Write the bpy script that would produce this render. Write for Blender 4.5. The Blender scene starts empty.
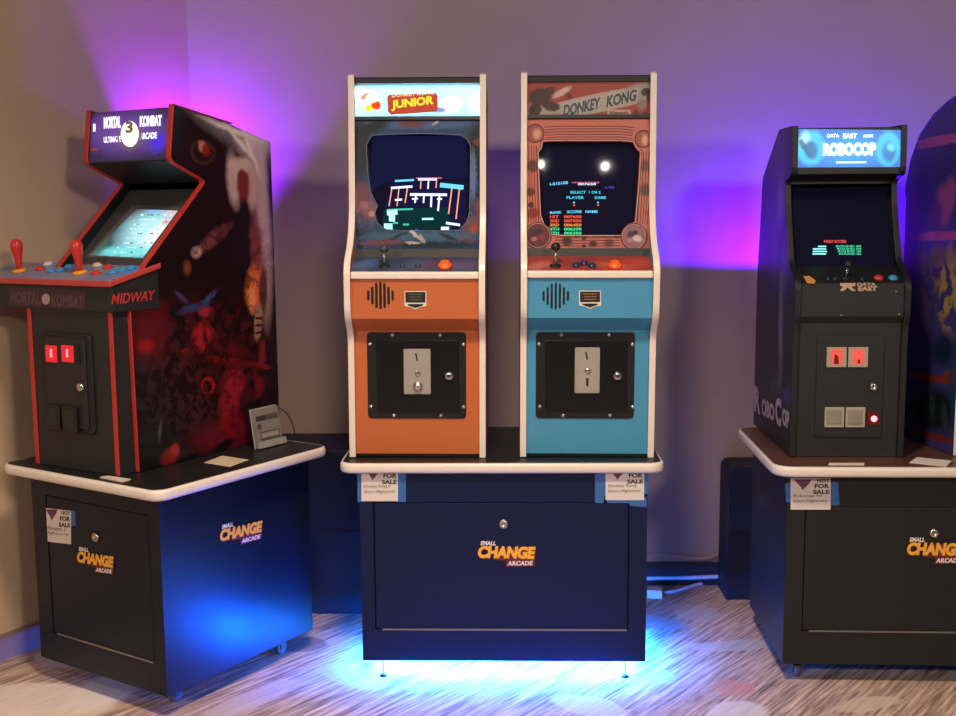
import bpy, bmesh, math, random
from mathutils import Vector, Matrix
random.seed(7)
SC = bpy.context.scene
COL = SC.collection
# ------------------------------------------------------------------ camera
F = 1117.99; TH = .1265; RO = -.0074; YAW = .0287; HC = 1.4
CAM = Vector((0, 0, HC))
_Rz = Matrix.Rotation(YAW, 3, 'Z')
RT = _Rz @ Vector((1, 0, 0)); FW = _Rz @ Vector((0, math.cos(TH), -math.sin(TH))); UP = _Rz @ Vector((0, math.sin(TH), math.cos(TH)))
cd = bpy.data.cameras.new('camera'); co = bpy.data.objects.new('camera', cd); COL.objects.link(co)
c_, s_ = math.cos(RO), math.sin(RO)
cx_ = RT*c_ + UP*s_; cy_ = -RT*s_ + UP*c_; cz_ = -FW
m = Matrix((cx_, cy_, cz_)).transposed().to_4x4(); m.translation = CAM
co.matrix_world = m; cd.sensor_width = 36; cd.lens = F/956*36; cd.clip_start = .05
SC.camera = co
# ------------------------------------------------------------------ world, exposure
w = bpy.data.worlds.new('world'); SC.world = w; w.use_nodes = True
w.node_tree.nodes['Background'].inputs[0].default_value = (.62, .58, .60, 1)
w.node_tree.nodes['Background'].inputs[1].default_value = .085
SC.view_settings.view_transform = 'Standard'; SC.view_settings.look = 'None'
SC.view_settings.exposure = 0; SC.view_settings.gamma = 1; SC.view_settings.use_curve_mapping = False
# ------------------------------------------------------------------ lights
def area(name, loc, d, size, power, col, size_y=None, spread=None):
    l = bpy.data.lights.new(name, 'AREA'); l.energy = power; l.color = col; l.size = size
    if size_y: l.shape = 'RECTANGLE'; l.size_y = size_y
    else: l.shape = 'DISK'
    if spread: l.spread = spread
    o = bpy.data.objects.new(name, l); COL.objects.link(o); o.location = loc
    o.rotation_euler = Vector(d).normalized().to_track_quat('-Z', 'Y').to_euler()
    return o
area('ceiling_lamp', (-3.0, -2.4, 3.1), (.35, 1, -.33), .5, 84, (1, .85, .72))
area('ceiling_lamp', (2.5, -2.4, 3.1), (-.35, 1, -.33), .5, 84, (1, .85, .72))
area('floor_wash_fill', (-.1, 1.7, 3.1), (0, .10, -1), .4, 42, (1, .76, .57), spread=math.radians(108))  # added fill without a fixture, brightens the carpet
# colour-changing lamps behind the machines
area('ceiling_spot', (.80, -2.4, 3.03), (0, 1, -.3), .055, 1.3, (1, .93, .85))
area('ceiling_spot', (.27, -2.4, 3.05), (0, 1, -.3), .05, 1.0, (1, .93, .85))
def spot(name, loc, d, power, col, ang=178, blend=.06, r=.02):
    l = bpy.data.lights.new(name, 'SPOT'); l.energy = power; l.color = col; l.spot_size = math.radians(ang); l.spot_blend = blend; l.shadow_soft_size = r
    o = bpy.data.objects.new(name, l); COL.objects.link(o); o.location = loc
    o.rotation_euler = Vector(d).normalized().to_track_quat('-Z', 'Y').to_euler()
spot('purple_back_lamp', (-1.12, 3.972, 1.62), (-.338, .887, .313), 24, (.20, .0, 1))
spot('purple_back_lamp', (.93, 3.90, 1.20), (0, .0, 1), 40, (.10, .0, 1))
spot('blue_side_fill', (-.435, 3.262, .048), (-.80, -.12, .40), 34, (.0, .06, 1), ang=98, blend=.4)  # added spot, throws blue onto the left pedestal's side
spot('blue_back_lamp', (1.34, 3.86, 1.28), (-.1, .0, 1), 12, (.04, .0, 1))

# ------------------------------------------------------------------ materials
def newmat(name):
    m = bpy.data.materials.new(name); m.use_nodes = True
    return m, m.node_tree, m.node_tree.nodes['Principled BSDF']
def rgb(c): return (c[0], c[1], c[2], 1)
def S2(r, g, b):   # 0..255 display -> linear
    f = lambda v: (v/255/12.92) if v/255 <= .04045 else ((v/255+.055)/1.055)**2.4
    return (f(r), f(g), f(b))
_mc = {}
def mat(name, c, rough=.5, metal=0, var=.12, scale=40, bump=.0, emit=None, es=1, coat=0, spec=.5):
    if name in _mc: return _mc[name]
    m, t, p = newmat(name); N = t.nodes; L = t.links
    tc = N.new('ShaderNodeTexCoord'); nz = N.new('ShaderNodeTexNoise'); nz.inputs['Scale'].default_value = scale; nz.inputs['Detail'].default_value = 3
    L.new(tc.outputs['Object'], nz.inputs['Vector'])
    mx = N.new('ShaderNodeMix'); mx.data_type = 'RGBA'
    mx.inputs[6].default_value = rgb([v*(1-var) for v in c]); mx.inputs[7].default_value = rgb([min(1, v*(1+var)) for v in c])
    L.new(nz.outputs['Fac'], mx.inputs[0]); L.new(mx.outputs[2], p.inputs['Base Color'])
    p.inputs['Roughness'].default_value = rough; p.inputs['Metallic'].default_value = metal
    p.inputs['Coat Weight'].default_value = coat; p.inputs['Coat Roughness'].default_value = .1
    p.inputs['Specular IOR Level'].default_value = spec
    if bump:
        b = N.new('ShaderNodeBump'); b.inputs['Strength'].default_value = bump; b.inputs['Distance'].default_value = .001
        L.new(nz.outputs['Fac'], b.inputs['Height']); L.new(b.outputs['Normal'], p.inputs['Normal'])
    if emit:
        p.inputs['Emission Color'].default_value = rgb(emit); p.inputs['Emission Strength'].default_value = es
    _mc[name] = m; return m
def glow(name, c, es=1, dim=False): return mat('lit_'+name, (.003, .003, .003) if dim else (.02, .02, .02), .06 if dim else .4, emit=c, es=es, spec=.35 if dim else .5)

# blobs: (cu, cv, ru, rv, angle, colour, softness, amount)  in surface metres
def art(name, base, blobs, rough=.35, distort=.01, dscale=25, emit=0, trans=False, mottle=.15, uv=True, spec=.5):
    m, t, p = newmat(name); N = t.nodes; L = t.links
    tc = N.new('ShaderNodeTexCoord'); src = tc.outputs['UV' if uv else 'Object']
    nz = N.new('ShaderNodeTexNoise'); nz.inputs['Scale'].default_value = dscale; nz.inputs['Detail'].default_value = 3; L.new(src, nz.inputs['Vector'])
    sub = N.new('ShaderNodeVectorMath'); sub.operation = 'MULTIPLY_ADD'; L.new(nz.outputs['Color'], sub.inputs[0])
    sub.inputs[1].default_value = (distort*2, distort*2, 0); 
    ad = N.new('ShaderNodeVectorMath'); ad.operation = 'SUBTRACT'; L.new(src, ad.inputs[0]); ad.inputs[1].default_value = (distort, distort, 0)
    L.new(ad.outputs[0], sub.inputs[2]); vec = sub.outputs[0]
    n2 = N.new('ShaderNodeTexNoise'); n2.inputs['Scale'].default_value = dscale*3; n2.inputs['Detail'].default_value = 4; L.new(src, n2.inputs['Vector'])
    mx = N.new('ShaderNodeMix'); mx.data_type = 'RGBA'
    mx.inputs[6].default_value = rgb([v*(1-mottle*2) for v in base]); mx.inputs[7].default_value = rgb([v*(1+mottle*2) for v in base])
    L.new(n2.outputs['Fac'], mx.inputs[0]); cur = mx.outputs[2]
    for (cu, cv, ru, rv, an, col, soft, amt) in blobs:
        mp = N.new('ShaderNodeMapping'); mp.vector_type = 'TEXTURE'
        mp.inputs['Location'].default_value = (cu, cv, 0); mp.inputs['Rotation'].default_value = (0, 0, an); mp.inputs['Scale'].default_value = (max(ru, 1e-4), max(rv, 1e-4), 1e4)
        L.new(vec, mp.inputs['Vector'])
        ln = N.new('ShaderNodeVectorMath'); ln.operation = 'LENGTH'; L.new(mp.outputs[0], ln.inputs[0])
        mr = N.new('ShaderNodeMapRange'); mr.inputs[1].default_value = 1+soft; mr.inputs[2].default_value = 1-soft; mr.inputs[3].default_value = 0; mr.inputs[4].default_value = amt
        L.new(ln.outputs['Value'], mr.inputs[0])
        fac = mr.outputs[0]
        if amt < 0:
            mr.inputs[4].default_value = -amt
            n3 = N.new('ShaderNodeTexNoise'); n3.inputs['Scale'].default_value = dscale*.9; n3.inputs['Detail'].default_value = 5; n3.inputs['Roughness'].default_value = .6; n3.inputs['Distortion'].default_value = .6; L.new(src, n3.inputs['Vector'])
            k = N.new('ShaderNodeMapRange'); k.inputs[1].default_value = .48; k.inputs[2].default_value = .56; L.new(n3.outputs['Fac'], k.inputs[0])
            mm_ = N.new('ShaderNodeMath'); mm_.operation = 'MULTIPLY'; L.new(k.outputs[0], mm_.inputs[0]); L.new(fac, mm_.inputs[1]); fac = mm_.outputs[0]
        q = N.new('ShaderNodeMix'); q.data_type = 'RGBA'; L.new(fac, q.inputs[0]); L.new(cur, q.inputs[6]); q.inputs[7].default_value = rgb(col)
        cur = q.outputs[2]
    p.inputs['Roughness'].default_value = rough; p.inputs['Specular IOR Level'].default_value = spec
    if emit:
        p.inputs['Base Color'].default_value = (.02, .02, .02, 1); L.new(cur, p.inputs['Emission Color']); p.inputs['Emission Strength'].default_value = emit
    elif trans:
        tr = N.new('ShaderNodeBsdfTranslucent'); L.new(cur, tr.inputs[0]); L.new(cur, p.inputs['Base Color'])
        ms = N.new('ShaderNodeMixShader'); ms.inputs[0].default_value = .75
        L.new(p.outputs[0], ms.inputs[1]); L.new(tr.outputs[0], ms.inputs[2]); L.new(ms.outputs[0], N['Material Output'].inputs[0])
    else: L.new(cur, p.inputs['Base Color'])
    return m

# ------------------------------------------------------------------ frames and surfaces
def ray(px, py):
    a, b = px-478, py-358; u = c_*a + s_*b; v = -s_*a + c_*b
    return FW + RT*(u/F) - UP*(v/F)
class Frame:
    def __init__(s, x, y, yaw, lean=0):
        s.o = Vector((x-.677*lean, y, 0)); s.R = Matrix.Rotation(yaw, 3, 'Z') @ Matrix.Rotation(lean, 3, 'Y'); s.yaw = yaw
class Surf:     # a plane of a thing: P origin, U right, V up (thing-local), N outward
    def __init__(s, fr, P, U, V):
        s.fr = fr; s.P = Vector(P); s.U = Vector(U).normalized(); s.V = Vector(V).normalized(); s.N = s.U.cross(s.V)
    def at(s, u, v, h=0): return s.P + s.U*u + s.V*v + s.N*h
    def px(s, x, y):
        Ri = s.fr.R.transposed(); o = Ri @ (CAM-s.fr.o); d = Ri @ ray(x, y)
        q = o + d*((s.P-o).dot(s.N)/d.dot(s.N)) - s.P
        return (q.dot(s.U), q.dot(s.V))
    def pts(s, L): return [s.px(*p) for p in L]
    def blob(s, x, y, rx, ry, ang, col, soft=.25, amt=1.):      # ellipse measured on the photo -> metres on this plane
        a = math.radians(ang); c = s.px(x, y)
        p = s.px(x+rx*math.cos(a), y-rx*math.sin(a)); q = s.px(x-ry*math.sin(a), y-ry*math.cos(a))
        A = (p[0]-c[0], p[1]-c[1]); B = (q[0]-c[0], q[1]-c[1])
        return (c[0], c[1], math.hypot(*A), math.hypot(*B), math.atan2(A[1], A[0]), S2(*col), soft, amt)
def front(fr, y, z0=0): return Surf(fr, (0, y, z0), (1, 0, 0), (0, 0, 1))
def rside(fr, x): return Surf(fr, (x, 0, 0), (0, 1, 0), (0, 0, 1))
def lside(fr, x): return Surf(fr, (x, 0, 0), (0, -1, 0), (0, 0, 1))
def slant(fr, y0, z0, y1, z1): return Surf(fr, (0, y0, z0), (1, 0, 0), (0, y1-y0, z1-z0))
def topsurf(fr, z): return Surf(fr, (0, 0, z), (1, 0, 0), (0, 1, 0))

# ------------------------------------------------------------------ mesh builder
class MB:
    def __init__(s): s.v = []; s.f = []; s.uv = {}; s.mi = []; s.sm = []
    def add(s, vs, fs, mi=0, sm=False):
        b = len(s.v); s.v += [tuple(v) for v in vs]
        for f in fs: s.f.append([b+i for i in f]); s.mi.append(mi); s.sm.append(sm)
        return s
    def box(s, x0, x1, y0, y1, z0, z1, mi=0):
        vs = [(x, y, z) for x in (x0, x1) for y in (y0, y1) for z in (z0, z1)]
        return s.add(vs, [(0, 1, 3, 2), (4, 6, 7, 5), (0, 4, 5, 1), (2, 3, 7, 6), (0, 2, 6, 4), (1, 5, 7, 3)], mi)
    def loops(s, A, B, mi=0, caps=True, sm=False):
        n = len(A); fs = [(i, (i+1) % n, n+(i+1) % n, n+i) for i in range(n)]
        s.add(list(A)+list(B), fs, mi, sm)
        if caps:
            b = len(s.v)-2*n; s.f.append([b+i for i in reversed(range(n))]); s.f.append([b+n+i for i in range(n)]); s.mi += [mi, mi]; s.sm += [False, False]
        return s
    def prism(s, prof, x0, x1, mi=0):          # prof: (y, z)
        return s.loops([(x0, y, z) for y, z in prof], [(x1, y, z) for y, z in prof], mi)
    def slab(s, S, pts, h0, h1, mi=0):
        return s.loops([S.at(u, v, h0) for u, v in pts], [S.at(u, v, h1) for u, v in pts], mi)
    def rect(s, S, u0, v0, u1, v1, h0, h1, mi=0): return s.slab(S, [(u0, v0), (u1, v0), (u1, v1), (u0, v1)], h0, h1, mi)
    def disc(s, S, u, v, r, h0, h1, mi=0, n=20, ry=None, r1=None):
        ry = ry or r; k = (r1/r) if r1 else 1
        A = [S.at(u+r*math.cos(2*math.pi*i/n), v+ry*math.sin(2*math.pi*i/n), h0) for i in range(n)]
        B = [S.at(u+r*k*math.cos(2*math.pi*i/n), v+ry*k*math.sin(2*math.pi*i/n), h1) for i in range(n)]
        return s.loops(A, B, mi)
    def turn(s, c, ax, prof, n=20, mi=0):     # lathe about an axis: prof (r, h)
        ax = Vector(ax).normalized(); a = ax.orthogonal().normalized(); b = ax.cross(a); c = Vector(c)
        rings = [[c+ax*h+a*(r*math.cos(2*math.pi*i/n))+b*(r*math.sin(2*math.pi*i/n)) for i in range(n)] for r, h in prof]
        vs = [v for R in rings for v in R]; fs = []
        for k in range(len(rings)-1):
            for i in range(n): fs.append((k*n+i, k*n+(i+1) % n, (k+1)*n+(i+1) % n, (k+1)*n+i))
        s.add(vs, fs, mi, True)
        e = len(s.v); s.f.append([e-n+i for i in range(n)]); s.f.append([e-len(vs)+i for i in reversed(range(n))]); s.mi += [mi, mi]; s.sm += [True, True]
        return s
    def tube(s, P, r, n=8, mi=0):
        P = [Vector(p) for p in P]; vs = []; fs = []
        for i, p in enumerate(P):
            d = (P[min(i+1, len(P)-1)]-P[max(i-1, 0)]).normalized(); a = d.cross(Vector((.13, .31, .94))).normalized(); b = d.cross(a)
            vs += [p+a*(r*math.cos(2*math.pi*k/n))+b*(r*math.sin(2*math.pi*k/n)) for k in range(n)]
        for i in range(len(P)-1):
            for k in range(n): fs.append((i*n+k, i*n+(k+1) % n, (i+1)*n+(k+1) % n, (i+1)*n+k))
        fs += [tuple(range(n)), tuple((len(P)-1)*n+k for k in range(n))]
        return s.add(vs, fs, mi, True)
    def build(s, name, mats, parent=None, bevel=0, label=None, S=None, smooth=False):
        me = bpy.data.meshes.new(name); me.from_pydata(s.v, [], s.f); me.update()
        if not isinstance(mats, (list, tuple)): mats = [mats]
        for q in mats: me.materials.append(q)
        for i, pl in enumerate(me.polygons): pl.material_index = s.mi[i]; pl.use_smooth = s.sm[i] or smooth
        bm = bmesh.new(); bm.from_mesh(me); bmesh.ops.recalc_face_normals(bm, faces=bm.faces); bm.to_mesh(me); bm.free()
        if S is not None:
            uv = me.uv_layers.new(name='UVMap')
            for lp in me.loops:
                q = me.vertices[lp.vertex_index].co - S.P; uv.data[lp.index].uv = (q.dot(S.U), q.dot(S.V))
        o = bpy.data.objects.new(name, me); COL.objects.link(o)
        if parent: o.parent = parent
        if bevel:
            b = o.modifiers.new('bevel', 'BEVEL'); b.width = bevel; b.segments = 2; b.limit_method = 'ANGLE'; b.angle_limit = math.radians(35)
        if label: o['label'] = label
        return o
def thing(name, label, cat, fr, origin=None, group=None):
    # the Empty carries the frame; parts are written in frame coordinates
    e = bpy.data.objects.new(name, None); COL.objects.link(e); e.empty_display_size = .1
    e.location = fr.o; e.rotation_euler = fr.R.to_euler()
    e['label'] = label; e['category'] = cat
    if group: e['group'] = group
    return e
def tag(o, label, cat, group=None):
    o['label'] = label; o['category'] = cat
    if group: o['group'] = group
    return o
def struct(name, mb, m, **k):
    o = mb.build(name, m, **k); o['kind'] = 'structure'; return o
def circ(c, r, n=24, ry=None): return [(c[0]+r*math.cos(2*math.pi*i/n), c[1]+(ry or r)*math.sin(2*math.pi*i/n)) for i in range(n)]
def rrect(x0, y0, x1, y1, r, n=5):
    P = []
    for cx, cy, a in ((x1-r, y1-r, 0), (x0+r, y1-r, 90), (x0+r, y0+r, 180), (x1-r, y0+r, 270)):
        for i in range(n+1):
            t = math.radians(a+90*i/n); P.append((cx+r*math.cos(t), cy+r*math.sin(t)))
    return P
def offset(path, d):     # left-hand offset of an open polyline of (y,z)
    out = []; n = len(path)
    for i in range(n):
        a = Vector(path[max(i-1, 0)]); b = Vector(path[i]); c = Vector(path[min(i+1, n-1)])
        d1 = (b-a).normalized() if i else (c-b).normalized(); d2 = (c-b).normalized() if i < n-1 else d1
        n1 = Vector((-d1.y, d1.x)); n2 = Vector((-d2.y, d2.x)); q = (n1+n2).normalized(); k = d/max(.4, q.dot(n1))
        out.append((b.x+q.x*k, b.y+q.y*k))
    return out
def molding(parent, path, x0, x1, th, m, name='edge_molding', label=None):
    P = offset(path, th); mb = MB(); n = len(path)
    for i in range(n-1):
        mb.prism([path[i], path[i+1], P[i+1], P[i]], x0, x1)
    me = mb.build(name, m, parent, label=label)
    bm = bmesh.new(); bm.from_mesh(me.data); bmesh.ops.remove_doubles(bm, verts=bm.verts, dist=1e-5)
    # drop the inner walls left between neighbouring segments
    dead = [f for f in bm.faces if all(len(e.link_faces) > 2 for e in f.edges if e.calc_length() > 1e-6 and len(e.link_faces) > 2) and sum(len(e.link_faces) > 2 for e in f.edges) == 4]
    bmesh.ops.delete(bm, geom=dead, context='FACES_ONLY'); bmesh.ops.recalc_face_normals(bm, faces=bm.faces); bm.to_mesh(me.data); bm.free()
    b = me.modifiers.new('bevel', 'BEVEL'); b.width = min(th*.7, abs(x1-x0)*.3); b.segments = 2; b.limit_method = 'ANGLE'; b.angle_limit = math.radians(50)
    return me
def smooth_path(P, k=3):
    for _ in range(k):
        Q = [P[0]]
        for a, b in zip(P[:-1], P[1:]):
            Q += [(a[0]*.75+b[0]*.25, a[1]*.75+b[1]*.25), (a[0]*.25+b[0]*.75, a[1]*.25+b[1]*.75)]
        Q.append(P[-1]); P = Q
    return P
def round_path(P, r, n=4):       # fillet the inner corners of a polyline by distance r
    out = [P[0]]
    for i in range(1, len(P)-1):
        a, b, c = Vector(P[i-1]), Vector(P[i]), Vector(P[i+1])
        p = b+(a-b).normalized()*min(r, (a-b).length*.45); q = b+(c-b).normalized()*min(r, (c-b).length*.45)
        for k in range(n+1):
            t = k/n; v = p*(1-t)**2+b*2*t*(1-t)+q*t*t; out.append((v.x, v.y))
    return out+[P[-1]]
_tc = {}
def glyphs(txt, bold=.0):
    if (txt, bold) in _tc: return _tc[(txt, bold)]
    cu = bpy.data.curves.new('t', 'FONT'); cu.body = txt; cu.offset = bold; cu.resolution_u = 3
    o = bpy.data.objects.new('t', cu); COL.objects.link(o); bpy.context.view_layer.update()
    me = bpy.data.meshes.new_from_object(o.evaluated_get(bpy.context.evaluated_depsgraph_get()))
    vs = [v.co.copy() for v in me.vertices]; fs = [tuple(p.vertices) for p in me.polygons]
    x0 = min(v.x for v in vs); x1 = max(v.x for v in vs); y0 = min(v.y for v in vs); y1 = max(v.y for v in vs)
    r = ([((v.x-x0)/(x1-x0), (v.y-y0)/(y1-y0)) for v in vs], fs)
    bpy.data.objects.remove(o); bpy.data.curves.remove(cu); bpy.data.meshes.remove(me)
    _tc[(txt, bold)] = r; return r
def text(mb, S, txt, p0, p1, hpx, h=.0006, mi=0, shear=0, bold=.0):
    # letters fill the box that stands on the baseline p0 -> p1 (photo pixels), hpx high
    a = Vector(S.px(*p0)); b = Vector(S.px(*p1)); t = Vector(S.px(p0[0], p0[1]-hpx)); up = t-a; d = b-a
    vs, fs = glyphs(txt, bold)
    mb.add([S.at(*(a+d*u+up*v+d.normalized()*(shear*up.length*v)), h) for u, v in vs], fs, mi)
def poly(mb, S, pxs, h=.0005, mi=0):
    mb.add([S.at(u, v, h) for u, v in S.pts(pxs)], [tuple(range(len(pxs)))], mi)
def bar(mb, S, p, q, wpx, h=.0005, mi=0):
    a = Vector(p); b = Vector(q); n = (b-a).normalized(); n = Vector((-n.y, n.x))*wpx/2
    poly(mb, S, [tuple(a+n), tuple(b+n), tuple(b-n), tuple(a-n)], h, mi)

# palette
BLACK = mat('black_laminate', (.009, .011, .012), .42, var=.2, scale=120, bump=.15)
BLACKM = mat('black_matte_plastic', (.008, .009, .011), .5, var=.2, scale=200, bump=.2)
NAVY = mat('black_painted_wood', (.006, .010, .022), .36, var=.25, scale=90, bump=.15, spec=.35)
GLOWNAVY = mat('blue_glow_on_black_wood', (.003, .010, .055), .40, var=.2, scale=90, bump=.15, spec=.3)  # black wood with the blue floor glow put into its base colour
CREAM = mat('cream_edge_molding', (.80, .73, .66), .35, var=.05, scale=30)
WORNCREAM = mat('worn_cream_molding', (.80, .74, .67), .42, var=.10, scale=90)
STEEL = mat('brushed_steel', (.55, .54, .50), .35, 1, var=.1, scale=80)
PLATE = mat('painted_metal_plate', (.42, .40, .36), .4, .3, var=.08)
BOLT = mat('zinc_bolt', (.70, .70, .68), .3, .9)
RED = mat('red_molding', (.50, .035, .03), .4, var=.1)
REDP = mat('red_plastic', (.60, .035, .03), .35)
ORANGEP = mat('orange_plastic', (.85, .13, .01), .4)
BLUEP = mat('blue_plastic', (.05, .28, .60), .35)
WHITEP = mat('white_plastic', (.75, .68, .60), .35)
YELLOWP = mat('amber_plastic', (.85, .38, .03), .35)
PAPER = mat('white_paper', (.72, .66, .62), .8, var=.05)
TAPE = mat('blue_painters_tape', (.03, .14, .42), .6, var=.1)
INK = mat('black_ink', (.02, .018, .02), .7)
PURINK = mat('purple_print', (.16, .04, .10), .7)
LOGOY = mat('sticker_yellow', (.95, .46, .05), .5, var=.15)
LOGOR = mat('sticker_red', (.16, .015, .02), .5)
LOGOW = mat('sticker_white', (.85, .78, .76), .5)
GLASS = mat('dark_screen_glass', (.008, .008, .030), .035, var=0, spec=.35)
CHROME = mat('chrome', (.7, .7, .72), .15, 1, var=.03)

# ------------------------------------------------------------------ room
WY = 4.14
def carpet():
    fr0 = Frame(0, 0, 0); Fl = topsurf(fr0, 0)
    m, t, p = newmat('streaked_carpet'); N = t.nodes; L = t.links
    tc = N.new('ShaderNodeTexCoord')
    mp = N.new('ShaderNodeMapping'); mp.vector_type = 'TEXTURE'; mp.inputs['Rotation'].default_value = (0, 0, math.radians(52)); mp.inputs['Scale'].default_value = (.22, .013, 1); L.new(tc.outputs['Object'], mp.inputs[0])
    nz = N.new('ShaderNodeTexNoise'); nz.inputs['Scale'].default_value = 1; nz.inputs['Detail'].default_value = 6; nz.inputs['Roughness'].default_value = .65; L.new(mp.outputs[0], nz.inputs[0])
    cr = N.new('ShaderNodeValToRGB'); cr.color_ramp.elements[0].position = .36; cr.color_ramp.elements[0].color = rgb((.17, .11, .085)); cr.color_ramp.elements[1].position = .66; cr.color_ramp.elements[1].color = rgb((.78, .57, .44)); L.new(nz.outputs['Fac'], cr.inputs[0])
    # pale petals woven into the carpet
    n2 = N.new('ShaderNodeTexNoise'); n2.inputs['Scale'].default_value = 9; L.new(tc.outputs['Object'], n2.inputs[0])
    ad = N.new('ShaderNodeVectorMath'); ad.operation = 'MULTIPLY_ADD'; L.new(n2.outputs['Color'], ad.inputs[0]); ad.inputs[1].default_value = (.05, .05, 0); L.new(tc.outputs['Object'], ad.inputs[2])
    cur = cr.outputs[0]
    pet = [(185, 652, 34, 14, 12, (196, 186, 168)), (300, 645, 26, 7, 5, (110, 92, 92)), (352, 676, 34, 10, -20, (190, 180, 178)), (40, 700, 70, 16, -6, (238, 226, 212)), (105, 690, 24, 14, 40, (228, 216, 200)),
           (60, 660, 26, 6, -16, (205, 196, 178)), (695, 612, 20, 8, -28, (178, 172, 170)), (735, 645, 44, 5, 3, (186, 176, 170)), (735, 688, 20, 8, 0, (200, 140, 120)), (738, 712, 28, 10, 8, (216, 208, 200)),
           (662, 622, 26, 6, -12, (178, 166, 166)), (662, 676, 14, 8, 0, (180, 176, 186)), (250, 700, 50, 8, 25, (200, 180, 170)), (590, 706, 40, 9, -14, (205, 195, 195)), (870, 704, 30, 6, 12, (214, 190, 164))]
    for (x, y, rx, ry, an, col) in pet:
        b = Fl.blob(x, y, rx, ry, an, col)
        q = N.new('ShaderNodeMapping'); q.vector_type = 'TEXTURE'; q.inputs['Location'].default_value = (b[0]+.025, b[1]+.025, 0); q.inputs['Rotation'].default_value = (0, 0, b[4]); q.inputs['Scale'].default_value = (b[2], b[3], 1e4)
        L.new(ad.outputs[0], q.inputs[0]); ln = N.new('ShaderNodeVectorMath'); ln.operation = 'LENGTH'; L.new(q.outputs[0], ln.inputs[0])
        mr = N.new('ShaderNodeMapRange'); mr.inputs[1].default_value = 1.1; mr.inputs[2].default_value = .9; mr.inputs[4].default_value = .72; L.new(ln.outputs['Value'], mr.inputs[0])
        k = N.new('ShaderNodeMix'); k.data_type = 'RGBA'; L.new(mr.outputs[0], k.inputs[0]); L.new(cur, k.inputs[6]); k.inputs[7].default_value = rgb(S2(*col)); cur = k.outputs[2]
    L.new(cur, p.inputs['Base Color']); p.inputs['Roughness'].default_value = .9; p.inputs['Specular IOR Level'].default_value = .15
    b = N.new('ShaderNodeBump'); b.inputs['Strength'].default_value = .4; b.inputs['Distance'].default_value = .004; L.new(nz.outputs['Fac'], b.inputs['Height']); L.new(b.outputs[0], p.inputs['Normal'])
    return m
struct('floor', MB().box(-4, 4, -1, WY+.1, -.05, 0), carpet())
WALLM = mat('plaster_wall_paint', (.48, .365, .33), .75, var=.06, scale=6, bump=.05)
WALLL = mat('tan_wall_paint', (.60, .44, .29), .75, var=.05, scale=6, bump=.05)
struct('wall_back', MB().box(-1.3, 3.2, WY, WY+.1, 0, 2.8), WALLM)
CX = -1.165; dl = Vector((-.421, -.679)).normalized(); nl = Vector((-dl.y, dl.x)); 
if nl.x > 0: nl = -nl
a = Vector((CX, WY)); b = a+dl*3.4
mb = MB(); mb.loops([(q.x, q.y, 0) for q in (a, b, b+nl*.1, a+nl*.1)], [(q.x, q.y, 2.8) for q in (a, b, b+nl*.1, a+nl*.1)])
struct('wall_left', mb, WALLL)
BASEM = mat('dark_rubber_baseboard', (.018, .014, .016), .5)
struct('baseboard_back', MB().box(CX+.02, 3.2, WY-.012, WY, 0, .09), BASEM, bevel=.004)
ia = a-nl*.012+dl*.03; ib = b-nl*.012
mb = MB(); mb.loops([(q.x, q.y, 0) for q in (a+dl*.02, b, ib, ia)], [(q.x, q.y, .085) for q in (a+dl*.02, b, ib, ia)])
struct('baseboard_left', mb, mat('tan_baseboard', (.26, .18, .12), .5))

# ------------------------------------------------------------------ pedestals
FC = Frame(-.022, 3.244, 0); FL = Frame(-1.202, 3.106, -.542); FR = Frame(.813, 3.232, -.0205)
ZB = .0616; ZU = .6470; ZT = .6771
def logo(parent, S, x0, y0, x1, dy, hpx):
    # "SMALL CHANGE ARCADE" sticker; (x0,y0) baseline start of CHANGE, (x1,y0+dy) its end
    w = x1-x0; L = lambda t: (x0+w*t, y0+dy*t)
    mb = MB()
    q = [(x0+w*.3, y0+dy*.3+1.6), (x0+w*.3, y0+dy*.3-hpx*.8), (x1+1.6, y0+dy-hpx*1.0), (x1+.6, y0+dy+hpx*.56), (x0+w*.50, y0+dy*.5+hpx*.66), (x0+w*.52, y0+dy*.5+hpx*.16)]
    poly(mb, S, q, .0006, 1)
    text(mb, S, 'CHANGE', (x0+.6, y0+.9), (x0+w+.6, y0+dy+.9), hpx*1.0, .0009, 1, shear=.14, bold=.05)
    text(mb, S, 'CHANGE', L(0), L(1), hpx*1.0, .0014, 0, shear=.14, bold=.06)
    text(mb, S, 'SMALL', (x0+w*.06, y0+dy*.06-hpx*1.02), (x0+w*.33, y0+dy*.33-hpx*1.04), hpx*.36, .0014, 2, shear=.14, bold=.04)
    text(mb, S, 'ARCADE', (x0+w*.53, y0+dy*.53+hpx*.56), (x0+w*.97, y0+dy*.97+hpx*.5), hpx*.36, .0014, 2, shear=.14, bold=.04)
    return mb.build('logo_sticker', [LOGOY, LOGOR, LOGOW], parent, label='yellow, red and white slanted lettering sticker')
def edge_band(parent, out, z0, z1, th, m, label=None):
    # half-round band running round the rim of the top
    n = len(out); sec = [(0, z0), (th*.7, z0+.003), (th, z0+(z1-z0)*.3), (th, z0+(z1-z0)*.7), (th*.7, z1-.003), (0, z1)]
    rings = []
    for i in range(n):
        p = Vector(out[i]); d = (Vector(out[(i+1) % n])-Vector(out[i-1])).normalized(); nn = Vector((d.y, -d.x))
        rings.append([(p.x+nn.x*o, p.y+nn.y*o, z) for o, z in sec])
    k = len(sec); vs = [v for r in rings for v in r]; fs = []
    for i in range(n):
        j = (i+1) % n
        for q in range(k): fs.append((i*k+q, j*k+q, j*k+(q+1) % k, i*k+(q+1) % k))
    mb = MB(); mb.add(vs, fs, 0, True); return mb.build('edge_molding', m, parent, label=label)
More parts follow.
